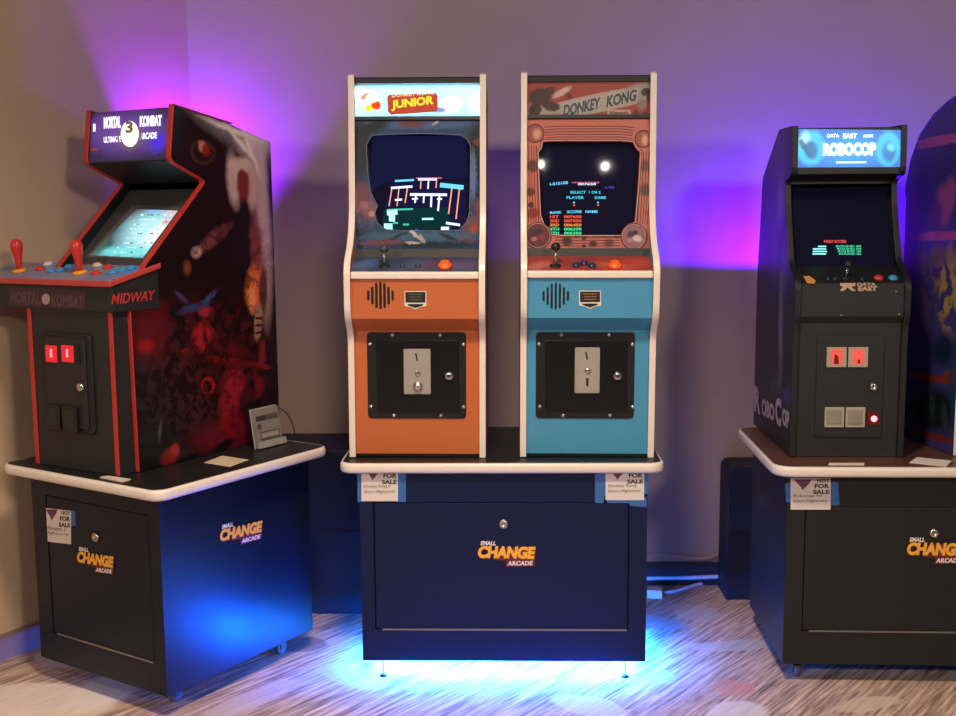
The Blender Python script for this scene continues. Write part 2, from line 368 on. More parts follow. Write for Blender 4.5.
def pedestal(fr, label, x0, x1, D, top, door, lockpx, topmat, moldmat, bodymat, feet, hinge=True, zb=None):
    ZB = zb or globals()['ZB']
    t = thing('display_pedestal', label, 'pedestal', fr)
    S = front(fr, 0)
    (a0, b0), (a1, b1) = S.px(*door[0]), S.px(*door[1])
    if len(door) > 2: a0, a1, b1, b0 = door[2]
    mb = MB(); mb.box(x0, x1, .02, D, ZB, ZU)
    mb.box(x0, a0-.002, 0, .0199, ZB, ZU); mb.box(a1+.002, x1, 0, .0199, ZB, ZU); mb.box(a0-.002, a1+.002, 0, .0199, b1 if b1 > b0 else b0, ZU)
    lo, hi = min(b0, b1), max(b0, b1)
    mb.box(a0-.002, a1+.002, 0, .0199, ZB, lo)
    mb.build('body', bodymat, t)
    d = MB().box(a0+.0015, a1-.0015, .002, .0195, lo+.003, hi-.003).build('door', bodymat, t, bevel=.0015)
    MB().box(a0+.02, a1-.002, -.0015, .002, lo-.002, lo+.003).build('hinge', mat('hinge_metal', (.35, .34, .34), .35, .9), d)
    u, v = S.px(*lockpx)
    mb = MB(); mb.turn(S.at(u, v, -.002), S.N, [(.014, 0), (.014, .006), (.011, .009), (.004, .009), (.004, .007), (0.001, .007)])
    mb.build('lock', STEEL if hinge else CHROME, d)
    tx0, tx1, ty0, ty1, r = top
    out = rrect(tx0, ty0, tx1, ty1, r)
    tp = MB(); tp.loops([(x, y, ZU) for x, y in out], [(x, y, ZT) for x, y in out]); tp.build('top', topmat, t)
    edge_band(t, out, ZU-.001, ZT+.0005, .008, moldmat)
    return t, S
def caster(t, x, y):
    mb = MB(); mb.box(x-.016, x+.016, y-.016, y+.016, ZB-.006, ZB); mb.box(x-.013, x-.010, y-.012, y+.012, .02, ZB-.005); mb.box(x+.010, x+.013, y-.012, y+.012, .02, ZB-.005)
    c = mb.build('caster', mat('dull_caster_metal', (.10, .10, .10), .4, .8), t)
    MB().turn((x-.009, y, .0215), (1, 0, 0), [(.018, 0), (.0215, .003), (.0215, .015), (.018, .018)]).build('wheel', mat('grey_wheel', (.10, .10, .11), .5), c)
# centre
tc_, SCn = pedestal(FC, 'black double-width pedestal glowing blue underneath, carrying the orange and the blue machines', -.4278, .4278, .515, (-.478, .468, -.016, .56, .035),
    [(376, 629.5), (629, 502)], (503.5, 524), BLACK, CREAM, GLOWNAVY, None)
logo(tc_, SCn, 477, 558, 534, 1, 12.5)
def level_foot(t, x, y):
    MB().tube([(x, y, ZB), (x, y, .010)], .0018).turn((x, y, 0), (0, 0, 1), [(.011, 0), (.012, .003), (.008, .007), (.002, .009)]).build('levelling_foot', BLACKM, t)
for x, y in ((-.37, .03), (.37, .03), (-.37, .48), (.37, .48)): level_foot(tc_, x, y)
GL = mat('blue_led_strip', (.1, .1, .1), .4, emit=(.010, .15, 1), es=1600)
mb = MB()
def ribbon(P, wd=.007):
    for a_, b_ in zip(P[:-1], P[1:]):
        d = (Vector(b_)-Vector(a_)).normalized(); n_ = Vector((-d.y, d.x, 0))*wd; A = [Vector(a_)-n_, Vector(a_)+n_, Vector(b_)+n_, Vector(b_)-n_]
        mb.loops([v for v in A], [v+Vector((0, 0, .0015)) for v in A])
ribbon([(-.37+.74*i/24, .065+.022*math.sin(i*.8), ZB-.006-.004*math.sin(i*.8)**2) for i in range(25)])
ribbon([(-.37+.74*i/12, .16, ZB-.004) for i in range(13)])
ribbon([(-.38, .06, ZB-.004), (-.38, .30, ZB-.004)]); ribbon([(.38, .06, ZB-.004), (.38, .38, ZB-.004)])
mb.build('light_strip', GL, tc_, label='glowing blue light strip')
# left
tl_, SLf = pedestal(FL, 'black pedestal turned toward the right, left of the room, carrying the red-edged fighting machine', -.279, .279, .615, (-.337, .337, -.052, .642, .035),
    [(0, 0), (1, 1), (-.213, .232, .585, .158)], (96, 537), BLACK, WORNCREAM, NAVY, None, zb=.068)
logo(tl_, SLf, 77, 562, 113, 6, 11.5)
SLs = rside(FL, .279)
logo(tl_, SLs, 219, 542, 261, -10, 12)
for x, y in ((.20, .10), (-.19, .11), (.215, .53), (-.215, .50)): caster(tl_, x, y)
# right
WOODT = mat('brown_wood_laminate', (.10, .045, .022), .35, var=.35, scale=14)
tr_, SRt = pedestal(FR, 'black double-width pedestal with brown top at the right edge of the view', 0, .90, .51, (-.045, .945, -.055, .553, .05),
    [(802, 631), (1075, 508)], (934, 533), WOODT, CREAM, BLACK, None)
logo(tr_, SRt, 906, 555, 962, 1, 13)
SRs = lside(FR, 0)
for x, y in ((.055, .055), (.84, .055), (.055, .45), (.84, .45)): caster(tr_, x, y)
mb = MB(); text(mb, SRs, 'CHANGE', (757, 500), (768, 508), 12, .001, 0, bold=.02); mb.build('side_sticker', mat('faded_sticker', (.10, .09, .10), .6), tr_)

# ------------------------------------------------------------------ the two tall-bezel machines on the centre pedestal
def bolts(parent, S, L, r=.0055):
    for x, y in L:
        u, v = S.px(x, y); MB().turn(S.at(u, v, 0), S.N, [(r, 0), (r, .0015), (r*.6, .004), (.0005, .0045)], n=12).build('bolt', BOLT, parent)
def jr_cabinet(fr, W, label, paint, paint_name, bezel_mat, sheet_mat, marquee_mat, hole, dx):
    t = thing('arcade_cabinet', label, 'arcade machine', fr)
    h = W/2; th = .018
    path = round_path([(.002, ZT+.002), (.002, 1.0545), (-.062, 1.1097), (-.066, 1.2551), (.030, 1.3284), (.070, 1.4106), (.090, 1.8118)], .035, 5)
    prof = path+[(.105, 1.8168), (.40, 1.7516), (.40, ZT+.002)]
    for sx in (-1, 1):
        xa, xb = (-h, -h+th) if sx < 0 else (h-th, h)
        sp = MB().prism(prof, xa, xb).build('side_panel', paint, t)
        molding(t, path+[(.105, 1.8168), (.40, 1.7516)], xa-.0005, xb+.0005, .004, CREAM)
    i = h-th
    MB().box(-i, i, .016, .398, ZT+.002, ZT+.014).build('plinth', BLACKM, t)
    MB().box(-i, i, .385, .398, ZT+.014, 1.7416).build('back_panel', BLACKM, t)
    # lower front, with the speaker box above
    MB().prism([(.008, ZT+.012), (.008, 1.0616), (-.048, 1.1017), (-.048, 1.1017), (.03, 1.1017), (.03, ZT+.012)], -i, i).build('front_panel', paint, t)
    sp = MB().prism([(-.050, 1.1027), (-.050, 1.218), (.03, 1.218), (.03, 1.1027)], -i, i).build('speaker_panel', paint, t)
    MB().prism([(-.060, 1.219), (-.060, 1.2391), (-.04, 1.2411), (-.04, 1.219)], -i, i).build('panel_edge_molding', CREAM, t, bevel=.004)
    # control panel
    S = slant(fr, -.040, 1.2411, .045, 1.2782)
    cp = MB().rect(S, -i, 0, i, .0927, -.008, 0).build('control_panel', sheet_mat, t, S=S)
    MB().prism([(.045, 1.2702), (.045, 1.2782), (.052, 1.3023), (.060, 1.3023), (.060, 1.2702)], -i, i).build('kick_strip', BLACKM, t)
    # monitor, bezel
    B = slant(fr, .060, 1.3003, .100, 1.6835); bl = math.hypot(.04, .3832)
    scr = MB().rect(B, -i, 0, i, bl, -.030, -.022).build('screen', GLASS, t)
    # bezel sheet with an opening
    ho = B.pts(hole); n = len(ho); outer = []
    c = (sum(p[0] for p in ho)/n, sum(p[1] for p in ho)/n)
    for p in ho:      # shoot each hole point to the rectangle rim
        d = (p[0]-c[0], p[1]-c[1]); k = min(((i if d[0] > 0 else -i)-c[0])/d[0] if abs(d[0]) > 1e-6 else 1e9, ((bl if d[1] > 0 else 0)-c[1])/d[1] if abs(d[1]) > 1e-6 else 1e9); outer.append((c[0]+d[0]*k, c[1]+d[1]*k))
    mb = MB(); f = []
    vs = [B.at(*p, 0) for p in ho]+[B.at(*p, 0) for p in outer]+[B.at(*p, -.018) for p in ho]
    for k in range(n):
        j = (k+1) % n; f += [(k, j, n+j, n+k), (k, 2*n+k, 2*n+j, j)]
    mb.add(vs, f)
    for (x, y) in ((-i, 0), (i, 0), (i, bl), (-i, bl)):       # the four corner pieces
        best = None
        for k in range(n):
            j = (k+1) % n; a, b = outer[k], outer[j]
            if abs(a[0]-x) < 1e-6 and abs(b[1]-y) < 1e-6 or abs(a[1]-y) < 1e-6 and abs(b[0]-x) < 1e-6: best = (a, b)
        if best: mb.add([B.at(*best[0], 0), B.at(x, y, 0), B.at(*best[1], 0)], [(0, 1, 2)])
    bz = mb.build('bezel', bezel_mat, t, S=B)
    # marquee box
    MB().prism([(.100, 1.6824), (.092, 1.6860), (.094, 1.6964), (.125, 1.6964), (.125, 1.6824)], -i, i).build('marquee_retainer', BLACKM, t)
    MB().prism([(.1, 1.7925), (.1, 1.8075), (.108, 1.8115), (.39, 1.7476), (.39, 1.7336), (.115, 1.7960)], -i, i).build('top_panel', BLACKM, t)
    Mq = slant(fr, .1035, 1.6964, .107, 1.7925)
    mq = MB().rect(Mq, -i, 0, i, .0962, -.0025, 0).build('marquee', marquee_mat, t, S=Mq)
    MB().box(-i, i, .19, .20, 1.687, 1.782).build('lamp_box_back', mat('white_lamp_box', (.8, .8, .8), .6), t)
    # coin door
    D = front(fr, .008)
    P = D.pts([(367+dx, 332), (466+dx, 332), (466+dx, 418), (367+dx, 418)])
    x0, x1, z0, z1 = P[0][0], P[1][0], P[3][1], P[0][1]
    dr = MB().slab(D, rrect(x0, z0, x1, z1, .012), 0, .004).build('coin_door', mat('door_frame_black', (.008, .009, .012), .4, var=.1), t, bevel=.0015)
    D2 = front(fr, .004)
    MB().slab(D2, rrect(x0+.028, z0+.022, x1-.022, z1-.022, .008), 0, .005).build('door_leaf', mat('gloss_black_door', (.008, .008, .010), .25), dr, bevel=.002)
    bolts(dr, D2, [(x+dx, y) for x, y in ((392.5, 335), (440, 335), (370, 344), (463.5, 344.5), (371, 406.5), (463.5, 407), (394, 415.5), (441, 415.5))])
    D3 = front(fr, -.001)
    return t, dr, S, cp, B, scr, bz, Mq, mq, sp, D3
def speaker_and_badge(t, sp, fr, cx, cy, bx, by, tint):
    G = front(fr, -.050); mb = MB(); hs = (5, 9, 12.5, 13.5, 12.5, 9, 5)
    for k in range(7):
        x = cx+(k-3)*4.05
        a = G.px(x-1.15, cy+hs[k]); b = G.px(x+1.15, cy-hs[k]); mb.slab(G, rrect(a[0], a[1], b[0], b[1], .0032, 3), .0, .0008)
    mb.build('speaker_grille', mat('grille_black', (.006, .006, .006), .8), sp)
    mb = MB()
    poly(mb, G, [(bx-11, by-9), (bx+11, by-9), (bx+11, by+6), (bx+5, by+7), (bx, by+9.5), (bx-5, by+7), (bx-11, by+6)], .0008, 0)
    poly(mb, G, [(bx-10, by-8), (bx+10, by-8), (bx+10, by+2.5), (bx-10, by+2.5)], .0014, 1)
    poly(mb, G, [(bx-8, by+4), (bx+8, by+4), (bx+7, by+5.5), (bx, by+8), (bx-7, by+5.5)], .0014, 1)
    for k, wd in enumerate((7, 6, 6.5)): bar(mb, G, (bx-wd, by-5.6+k*2.7), (bx+wd, by-5.6+k*2.7), .9, .0018, 2)
    mb.build('badge', [WHITEP, BLACKM, mat(tint[0], tint[1], .6)], sp)

# --- orange machine
FJ = Frame(-.022-.257, 3.244+.053, 0, .006)
Bj = slant(FJ, .060, 1.3003, .100, 1.6835)
hole_j = [(372, 136), (384, 135), (400, 134.5), (420, 134), (440, 134.5), (460, 135.5), (466, 139), (470, 146), (470, 165), (469.5, 190), (469, 212), (466, 222), (459, 229.5), (440, 230), (420, 230), (400, 230), (386, 229), (377, 222), (375, 213), (378, 206), (371, 192), (368.5, 175), (367.5, 158), (367, 145)]
b = Bj.blob
bez_j = art('jungle_bezel_art', S2(40, 66, 104), [
    b(357, 180, 12, 70, 0, (22, 30, 38), .4, -.9), b(480, 170, 10, 60, 0, (24, 32, 40), .4, -.9), b(418, 243, 66, 8, 0, (26, 40, 52), .4, -.8), b(365, 205, 14, 20, 0, (126, 84, 96), .4, -.9), b(474, 222, 12, 18, 0, (120, 76, 84), .4, -.9),
    b(417, 123, 62, 6, 0, (70, 96, 140), .3), b(360, 150, 9, 30, 0, (34, 42, 50), .3), b(372, 128, 18, 6, 20, (30, 40, 44), .3), b(476, 150, 8, 26, 0, (30, 40, 46), .3),
    b(412, 124, 13, 4, 0, (104, 66, 80), .3), b(438, 121, 7, 1.5, 40, (180, 180, 180), .3), b(480, 142, 7, 4, 0, (108, 62, 66), .3), b(473, 175, 3, 24, 0, (88, 112, 168), .3),
    b(362, 196, 8, 12, 0, (104, 66, 80), .4), b(368, 210, 9, 9, 0, (140, 92, 104), .4, .6), b(364, 205, 4, 4, 0, (160, 108, 118), .3, .6), b(372, 214, 3, 3, 0, (190, 130, 120), .3), b(360, 216, 5, 4, 0, (80, 60, 80), .3),
    b(480, 208, 5, 10, 0, (112, 60, 74), .3), b(474, 225, 9, 8, 20, (110, 74, 84), .3), b(474, 229, 3.5, 5, 0, (150, 70, 60), .2), b(465, 238, 8, 4, 0, (104, 62, 66), .3),
    b(420, 236, 62, 4.5, 0, (62, 96, 122), .4), b(385, 243, 26, 3, 0, (106, 64, 84), .3), b(430, 245, 40, 2.5, 0, (28, 44, 50), .3), b(360, 233, 9, 3.5, 10, (34, 54, 66), .3), b(398, 236, 10, 1.6, 20, (30, 50, 60), .3), b(448, 237, 10, 1.6, -20, (30, 50, 60), .3),
    b(414, 233, 8, 1.8, -50, (190, 186, 176), .2), b(413, 243, 7, 1.6, 0, (176, 172, 164), .2), b(422, 239, 2.5, 5, 30, (160, 160, 156), .2)], rough=.3, distort=.009, dscale=70, mottle=.45)
sheet_j = art('jungle_panel_art', S2(52, 66, 96), [(x, .045, .05, .03, .3, c, .5, .8) for x, c in ((-.15, S2(80, 104, 150)), (-.08, S2(44, 56, 88)), (.0, S2(70, 78, 110)), (.06, S2(92, 54, 84)), (.14, S2(96, 70, 110)))], distort=.02, dscale=30, mottle=.3)
Mj = slant(FJ, .1035, 1.6964, .107, 1.7925); b = Mj.blob
marq_j = art('sky_blue_marquee_art', S2(140, 184, 208), [b(444, 107, 14, 6, -4, (150, 150, 158), .3), b(452, 102, 10, 5, 0, (214, 220, 228), .3), b(476, 103, 6, 7, 0, (200, 210, 214), .3), b(440, 110, 6, 3, 0, (90, 90, 110), .3),
    b(369, 108, 4, 3.5, 0, (240, 200, 40), .2), b(376, 105, 5, 5, 0, (226, 70, 30), .2), b(365, 96, 6, 2.5, 40, (216, 90, 60), .25), b(372, 98, 6, 4, 0, (240, 230, 220), .25)], distort=.003, trans=True, mottle=.03)
tj, drj, Sj, cpj, Bj_, scrj, bzj, Mj_, mqj, spj, D3j = jr_cabinet(FJ, .41, 'orange-fronted arcade machine with glowing white-blue marquee, left on the centre pedestal', mat('burnt_orange_laminate', S2(190, 103, 60), .42, var=.04, scale=8, bump=.05), 'orange', bez_j, sheet_j, marq_j, hole_j, 0)
speaker_and_badge(tj, spj, FJ, 380.5, 295.5, 415.5, 300, ('badge_green', (.10, .11, .08)))
area('marquee_tube', (FJ.o.x, FJ.o.y+.124, 1.781), (0, -.35, -1), .36, 34, (.85, .95, 1), size_y=.010)
mb = MB()
poly(mb, Mj, [(387, 97), (389, 94.5), (436, 93), (438, 96), (437.5, 110), (435, 112), (391, 115), (388, 112)], .001, 0)
text(mb, Mj, 'JUNIOR', (391.5, 111.5), (434, 106.5), 11, .0018, 1, bold=.05)
text(mb, Mj, 'DONKEY KONG', (392, 97.5), (434, 94.5), 4.5, .0018, 2, bold=.02)
mb.build('marquee_lettering', [glow('marquee_red', S2(214, 52, 24), .8), glow('marquee_yellow', S2(244, 236, 30), 1.0), glow('marquee_pale', S2(255, 240, 160), 1.0)], mqj)
def outline(S, H, wpx, m, parent, name, h=.0008):
    mb = MB()
    for a_, b_ in zip(H, H[1:]+H[:1]): bar(mb, S, a_, b_, wpx, h)
    mb.build(name, m, parent)
def grow(H, k):
    cx = sum(p[0] for p in H)/len(H); cy = sum(p[1] for p in H)/len(H); return [(cx+(p[0]-cx)*k, cy+(p[1]-cy)*k) for p in H]
outline(Bj, grow(hole_j, 1.012), .55, mat('pale_outline', S2(104, 114, 134), .5), bzj, 'opening_outline')
# picture on the tube
Sp = Surf(FJ, Bj.at(0, 0, -.0215), Bj.U, Bj.V)
cols = [glow('white_px', (.75, .82, 1), 1.4), glow('cyan_px', (.10, .62, .95), 1.3), glow('orange_px', (.95, .32, .16), 1.2), glow('green_px', (.03, .55, .42), 1.1), glow('mint_px', (.45, 1, .85), 1.3), glow('blue_px', (.02, .04, .75), 1.1), glow('pink_px', (.95, .10, .30), 1.1)]
cols.append(glow('raster_blue', (.006, .006, .045), 1, True)); cols.append(glow('raster_green', (.0, .03, .03), 1, True))
mb = MB()
poly(mb, Sp, [(372, 136), (466, 136), (468, 178), (440, 180), (392, 181), (371, 190)], .0001, 7); poly(mb, Sp, [(384, 209), (447, 207), (452, 229), (382, 229)], .0001, 8); poly(mb, Sp, [(392, 180), (466, 182), (466, 226), (452, 228), (447, 207), (384, 208)], .0001, 7)
for p, q, wd, k in [((395, 181), (414, 180), 2, 1), ((418, 179.5), (437, 179.5), 2, 0), ((416, 178), (442, 178), 1, 6), ((440, 185), (463.5, 187.5), 4.5, 1), ((391, 188), (412.5, 186.5), 2.3, 0), ((410, 194.5), (447, 194.8), 2.6, 0),
    ((392, 188), (389, 206), 1.2, 2), ((399, 188), (397, 206), 1.2, 2), ((407.5, 188), (405, 203), 1.3, 2), ((421, 181), (420.5, 189), 1.2, 2), ((428.5, 181), (428, 189), 1.4, 0), ((436.5, 181), (436, 188), 1.2, 2), ((452, 188), (448.5, 214), 1.4, 2), ((459.5, 188), (456, 219), 1.4, 2),
    ((416, 195), (415, 203), 1.6, 0), ((424, 195), (423.5, 203), 1.6, 0), ((431.5, 195), (431, 207), 1.8, 0), ((439.5, 195), (438, 211), 1.8, 0), ((395, 200), (402, 199.5), 2, 0), ((412, 199), (418, 198.5), 1.6, 0), ((437, 199), (442, 199), 1.6, 0),
    ((387, 210), (413, 209), 1.8, 3), ((387, 213), (397.5, 212), 5, 4), ((389, 218), (395, 218), 7, 4), ((384, 226.5), (392.5, 226.5), 6, 4), ((393, 223), (398, 223), 1.8, 3), ((403, 224.5), (409, 224.5), 1.8, 3), ((422, 219), (433.5, 218.8), 2, 4), ((446, 223), (460, 225), 2.4, 0), ((441, 228.5), (449, 228.5), 3.5, 0), ((414, 230), (419, 230), 1.3, 5), ((444, 229.5), (447, 229.5), 2, 6)]:
    bar(mb, Sp, p, q, wd, .0005 + .0001*(k == 0), k)
mb.build('screen_picture', cols, scrj, label='glowing game picture of girders and vines')
def stick(parent, S, u, v, rod=STEEL, ball=BLACKM, hgt=.045):
    c = S.at(u, v, 0); n = Vector((0, -.1, 1)).normalized()
    j = MB().turn(c, S.N, [(.017, 0), (.016, .002), (.004, .0025)]).build('joystick', BLACKM, parent)
    MB().tube([c, c+n*hgt], .004).build('shaft', rod, j)
    MB().turn(c+n*(hgt-.006), n, [(.002, 0), (.011, .004), (.0145, .0125), (.011, .021), (.002, .0255)]).build('ball_top', ball, j)
def button(parent, S, u, v, m, r=.016, hh=.010, name='button'):
    o = MB().turn(S.at(u, v, 0), S.N, [(r, 0), (r, hh*.4), (r*.85, hh*.6), (r*.66, hh*.6), (r*.64, hh), (r*.5, hh*1.05), (.001, hh*1.05)]).build(name, m, parent)
    return o
u, v = Sj.px(384.5, 266); stick(cpj, Sj, u, v, STEEL, mat('smoke_ball', (.05, .05, .06), .25))
for x, y in ((402.5, 266), (418, 266)):
    u, v = Sj.px(x, y); button(cpj, Sj, u, v, mat('navy_button', (.03, .04, .08), .4), .009, .006)
u, v = Sj.px(445, 267); button(cpj, Sj, u, v, ORANGEP, .021, .018)
def coin_plate(dr, fr, S, x0, y0, x1, y1, kind):
    D4 = Surf(fr, S.P, S.U, S.V); a = D4.px(x0, y1); b = D4.px(x1, y0)
    pl = MB().slab(D4, rrect(a[0], a[1], b[0], b[1], .004), 0, .002).build('coin_plate', PLATE, dr, bevel=.0006)
    xm = (x0+x1)/2
    D5 = Surf(fr, D4.at(0, 0, .002), D4.U, D4.V)
    mb = MB(); bar(mb, D5, (xm-1.5, y0+4), (xm, y0+12), 1.5, .0006)
    if kind == 'slot':
        m2 = MB(); poly(m2, D5, [(xm-1.2, y1-15), (xm+1.2, y1-15), (xm+1.2, y1-7), (xm-1.2, y1-7)], .0006); m2.build('coin_exit', mat('slot_black', (.004, .004, .004), .8), pl)
    mb.build('coin_slot', mat('slot_black', (.004, .004, .004), .8), pl)
    u, v = D5.px(xm+.5, y0+23 if kind == 'slot' else y0+24); MB().turn(D5.at(u, v, 0), D5.N, [(.009, 0), (.009, .003), (.006, .006), (.001, .006)]).build('reject_button', CHROME, pl)
    if kind != 'slot':
        u, v = D5.px(xm+.5, y1-8); MB().turn(D5.at(u, v, 0), D5.N, [(.015, 0), (.0145, .006), (.010, .011), (.001, .013)]).build('coin_return', CHROME, pl)
    for x, y in ((x0+2, y0+2), (x1-2, y0+2), (x0+2, y1-2), (x1-2, y1-2)):
        u, v = D5.px(x, y); MB().disc(D5, u, v, .002, 0, .0012, n=8).build('screw', STEEL, pl)
coin_plate(drj, FJ, D3j, 404, 349, 430.5, 394, 'knob')
def door_lock(dr, S, x, y):
    u, v = S.px(x, y); l = MB().turn(S.at(u, v, 0), S.N, [(.014, 0), (.014, .003), (.0125, .005), (.0125, .008), (.005, .009), (.001, .009)]).build('door_lock', CHROME, dr)
    q = Surf(S.fr, S.at(0, 0, .009), S.U, S.V); MB().rect(q, u-.001, v-.005, u+.001, v+.005, 0, .0006).build('keyhole', INK, l)
door_lock(drj, D3j, 449, 376)

# --- blue machine
FD = Frame(-.022+.2515, 3.244+.053, 0, .006)
Bd = slant(FD, .060, 1.3003, .100, 1.6835)
hole_d = [(543, 141.5), (560, 141), (580, 141), (600, 141), (620, 141), (633, 142), (636, 148), (640, 152), (639, 175), (637, 200), (635, 222), (628, 224), (622.5, 231), (622, 235), (605, 235), (585, 235), (565, 235), (552, 234), (550, 228), (544, 223), (541, 215), (540, 190), (539, 170), (538.5, 152), (542, 148)]
b = Bd.blob; SAL = (196, 110, 96)
bez_d = art('salmon_bezel_art', S2(188, 104, 90), [b(535, 133, 9, 9, 0, (150, 78, 68), .06), b(643.5, 139, 8.5, 8.5, 0, (150, 78, 68), .06), b(537, 134, 4, 5, 0, (200, 150, 120), .4), b(645, 140, 3, 5, 0, (210, 150, 130), .4),
    b(533, 166, 7, 6, 0, (92, 48, 46), .25), b(645, 166, 5, 6, 0, (120, 60, 60), .3), b(646, 190, 7, 6, 0, (92, 60, 62), .3), b(530, 192, 5, 4, 0, (100, 36, 32), .25), b(533, 213, 7, 5, 10, (150, 34, 30), .3), b(531, 205, 3, 3, 0, (60, 30, 32), .2), b(648, 213, 4, 3, 0, (170, 70, 60), .3),
    b(567, 241, 5, 5, 0, (70, 32, 34), .3), b(584, 238, 2.5, 2.2, 0, (50, 26, 28), .1), b(593, 244, 4, 3, 0, (70, 32, 34), .2), b(576, 236, 2, 2, 0, (60, 30, 30), .2), b(609, 243, 5, 4, 20, (110, 56, 54), .3), b(617, 236, 2.6, 2.6, 0, (50, 40, 44), .2), b(606, 236.5, 2, 1.6, 0, (130, 110, 110), .2), b(584, 246, 2, 1.6, 0, (60, 30, 30), .2)], rough=.35, distort=.0015, dscale=40, mottle=.06)
sheet_d = art('red_panel_art', S2(150, 60, 56), [(-.15, .03, .05, .02, .4, S2(186, 110, 100), .5, .7), (-.02, .05, .05, .03, .2, S2(120, 48, 60), .5, .8), (.07, .03, .05, .02, -.3, S2(196, 92, 70), .5, .8), (.15, .05, .04, .03, .3, S2(180, 66, 50), .5, .8)], distort=.02, dscale=30, mottle=.25)
Md = slant(FD, .1035, 1.6964, .107, 1.7925); b = Md.blob
marq_d = art('red_diagonal_marquee_art', S2(150, 62, 52), [
    b(598, 103, 74, 9.5, 11.5, (168, 158, 150), .06), b(638, 92, 18, 8, 20, (150, 142, 136), .3), b(562, 92, 10, 3, 30, (190, 170, 160), .3), b(545, 112, 18, 8, -10, (158, 148, 140), .3), b(540, 97, 11, 9, 10, (62, 42, 40), .15), b(551, 106, 9, 5, -10, (66, 46, 44), .15), b(549, 91, 6, 4, 20, (66, 46, 44), .15), b(535, 110, 7, 6, 40, (58, 40, 38), .15),
    b(646, 92, 5, 4, 10, (50, 38, 40), .1), b(642, 104, 5, 5, 0, (130, 110, 110), .3), b(650, 98, 4, 4, 0, (90, 40, 40), .2), b(645, 114, 3, 3, 0, (96, 34, 32), .2), b(636, 113, 2.5, 3, 0, (90, 30, 30), .2), b(569, 96, 3, 3, 0, (90, 50, 46), .2)], rough=.4, distort=.002, dscale=50, mottle=.12)
td, drd, Sd, cpd, Bd_, scrd, bzd, Md_, mqd, spd, D3d = jr_cabinet(FD, .400, 'sky-blue-fronted arcade machine with unlit red marquee, right on the centre pedestal', mat('sky_blue_laminate', S2(70, 148, 190), .42, var=.04, scale=8, bump=.05), 'blue', bez_d, sheet_d, marq_d, hole_d, 169)
speaker_and_badge(td, spd, FD, 555.8, 296, 590, 299.5, ('badge_amber', (.30, .14, .06)))
mb = MB(); text(mb, Md, 'DONKEY', (562.5, 117.6), (601, 109.4), 13.4, .0009, 1, bold=.10, shear=.1); text(mb, Md, 'KONG', (605.5, 108.6), (637, 101.4), 13.4, .0009, 1, bold=.10, shear=.1)
text(mb, Md, 'DONKEY', (563, 117), (600, 109), 12, .0012, 0, bold=.05, shear=.1); text(mb, Md, 'KONG', (606, 108), (636, 101), 12, .0012, 0, bold=.05, shear=.1)
mb.build('marquee_lettering', [mat('slate_lettering', S2(60, 78, 88), .5), mat('pale_lettering', S2(190, 184, 178), .5)], mqd)
mb = MB(); p = Md.pts([(607, 109.8), (631, 116.4)]); mb.slab(Md, rrect(p[0][0], p[1][1], p[1][0], p[0][1], .008), .0008, .0014, 0); text(mb, Md, 'Nintendo', (610, 115), (628.5, 115), 4, .0022, 1, bold=.01)
mb.build('maker_badge', [mat('badge_cream', S2(190, 150, 140), .5), INK], mqd)
outline(Bd, grow(hole_d, 1.012), .8, mat('cream_outline', S2(216, 160, 140), .5), bzd, 'opening_outline')
outline(Bd, grow(hole_d, 1.03), .7, mat('bezel_line_ink', S2(60, 28, 28), .5), bzd, 'opening_line')
# concentric pin stripes and roundels on the bezel
mb = MB(); dk = mat('bezel_line_ink', S2(70, 34, 34), .5)
def loopline(pts, wpx, h, mi=0):
    for a_, b_ in zip(pts[:-1], pts[1:]): bar(mb, Bd, a_, b_, wpx, h, mi)
for k in range(5):
    o = k*2.7
    loopline([(546-o*.2, 138-o), (558, 137-o), (620, 137-o), (632+o*.2, 138.5-o)], .75, .0006)
    loopline([(536.6-o, 146), (537.5-o, 190), (538.5-o*.9, 222)], .75, .0006)
    loopline([(641+o, 152), (639.5+o, 190), (637.5+o*.9, 224)], .75, .0006)
    loopline([(555, 237.5+o), (585, 238+o), (620, 237.5+o)], .75, .0006)
def ring(x, y, r, wpx, h, mi=0):
    P = [(x+r*math.cos(i*math.pi/16), y+r*math.sin(i*math.pi/16)) for i in range(33)]
    loopline(P, wpx, h, mi)
mb.build('bezel_pinstripes', dk, bzd); mb = MB(); ring(535, 133.5, 9, 1, .0012); ring(643.5, 139, 8.5, 1, .0012); mb.build('roundel_outline', dk, bzd)
for (x, y, c1) in ((538, 235.5, (96, 48, 56)), (634, 236.5, (140, 92, 104))):
    u, v = Bd.px(x, y); r = .0355; rb = Surf(FD, Bd.at(u, v, .0016), Bd.U, Bd.V); q = rb
    mt = art('roundel_art', S2(*c1), [(-.008, .006, .012, .010, .3, S2(60, 40, 50), .3, 1), (.010, -.006, .014, .009, -.2, S2(200, 184, 180) if x > 600 else S2(120, 50, 60), .3, 1), (.004, .012, .007, .006, 0, S2(40, 34, 38), .2, 1), (-.012, -.010, .008, .006, 0, S2(170, 130, 126), .3, .8)], distort=.004, dscale=60)
    o = MB().disc(Bd, u, v, r, .0008, .0016, n=32).build('roundel', [mt], bzd, S=rb)
    mb = MB(); ring(x, y, 13, .9, .0022); ring(x, y, 12.1, .6, .0022, 1); mb.build('roundel_rim', [dk, mat('rim_cream', S2(190, 140, 130), .5)], o)
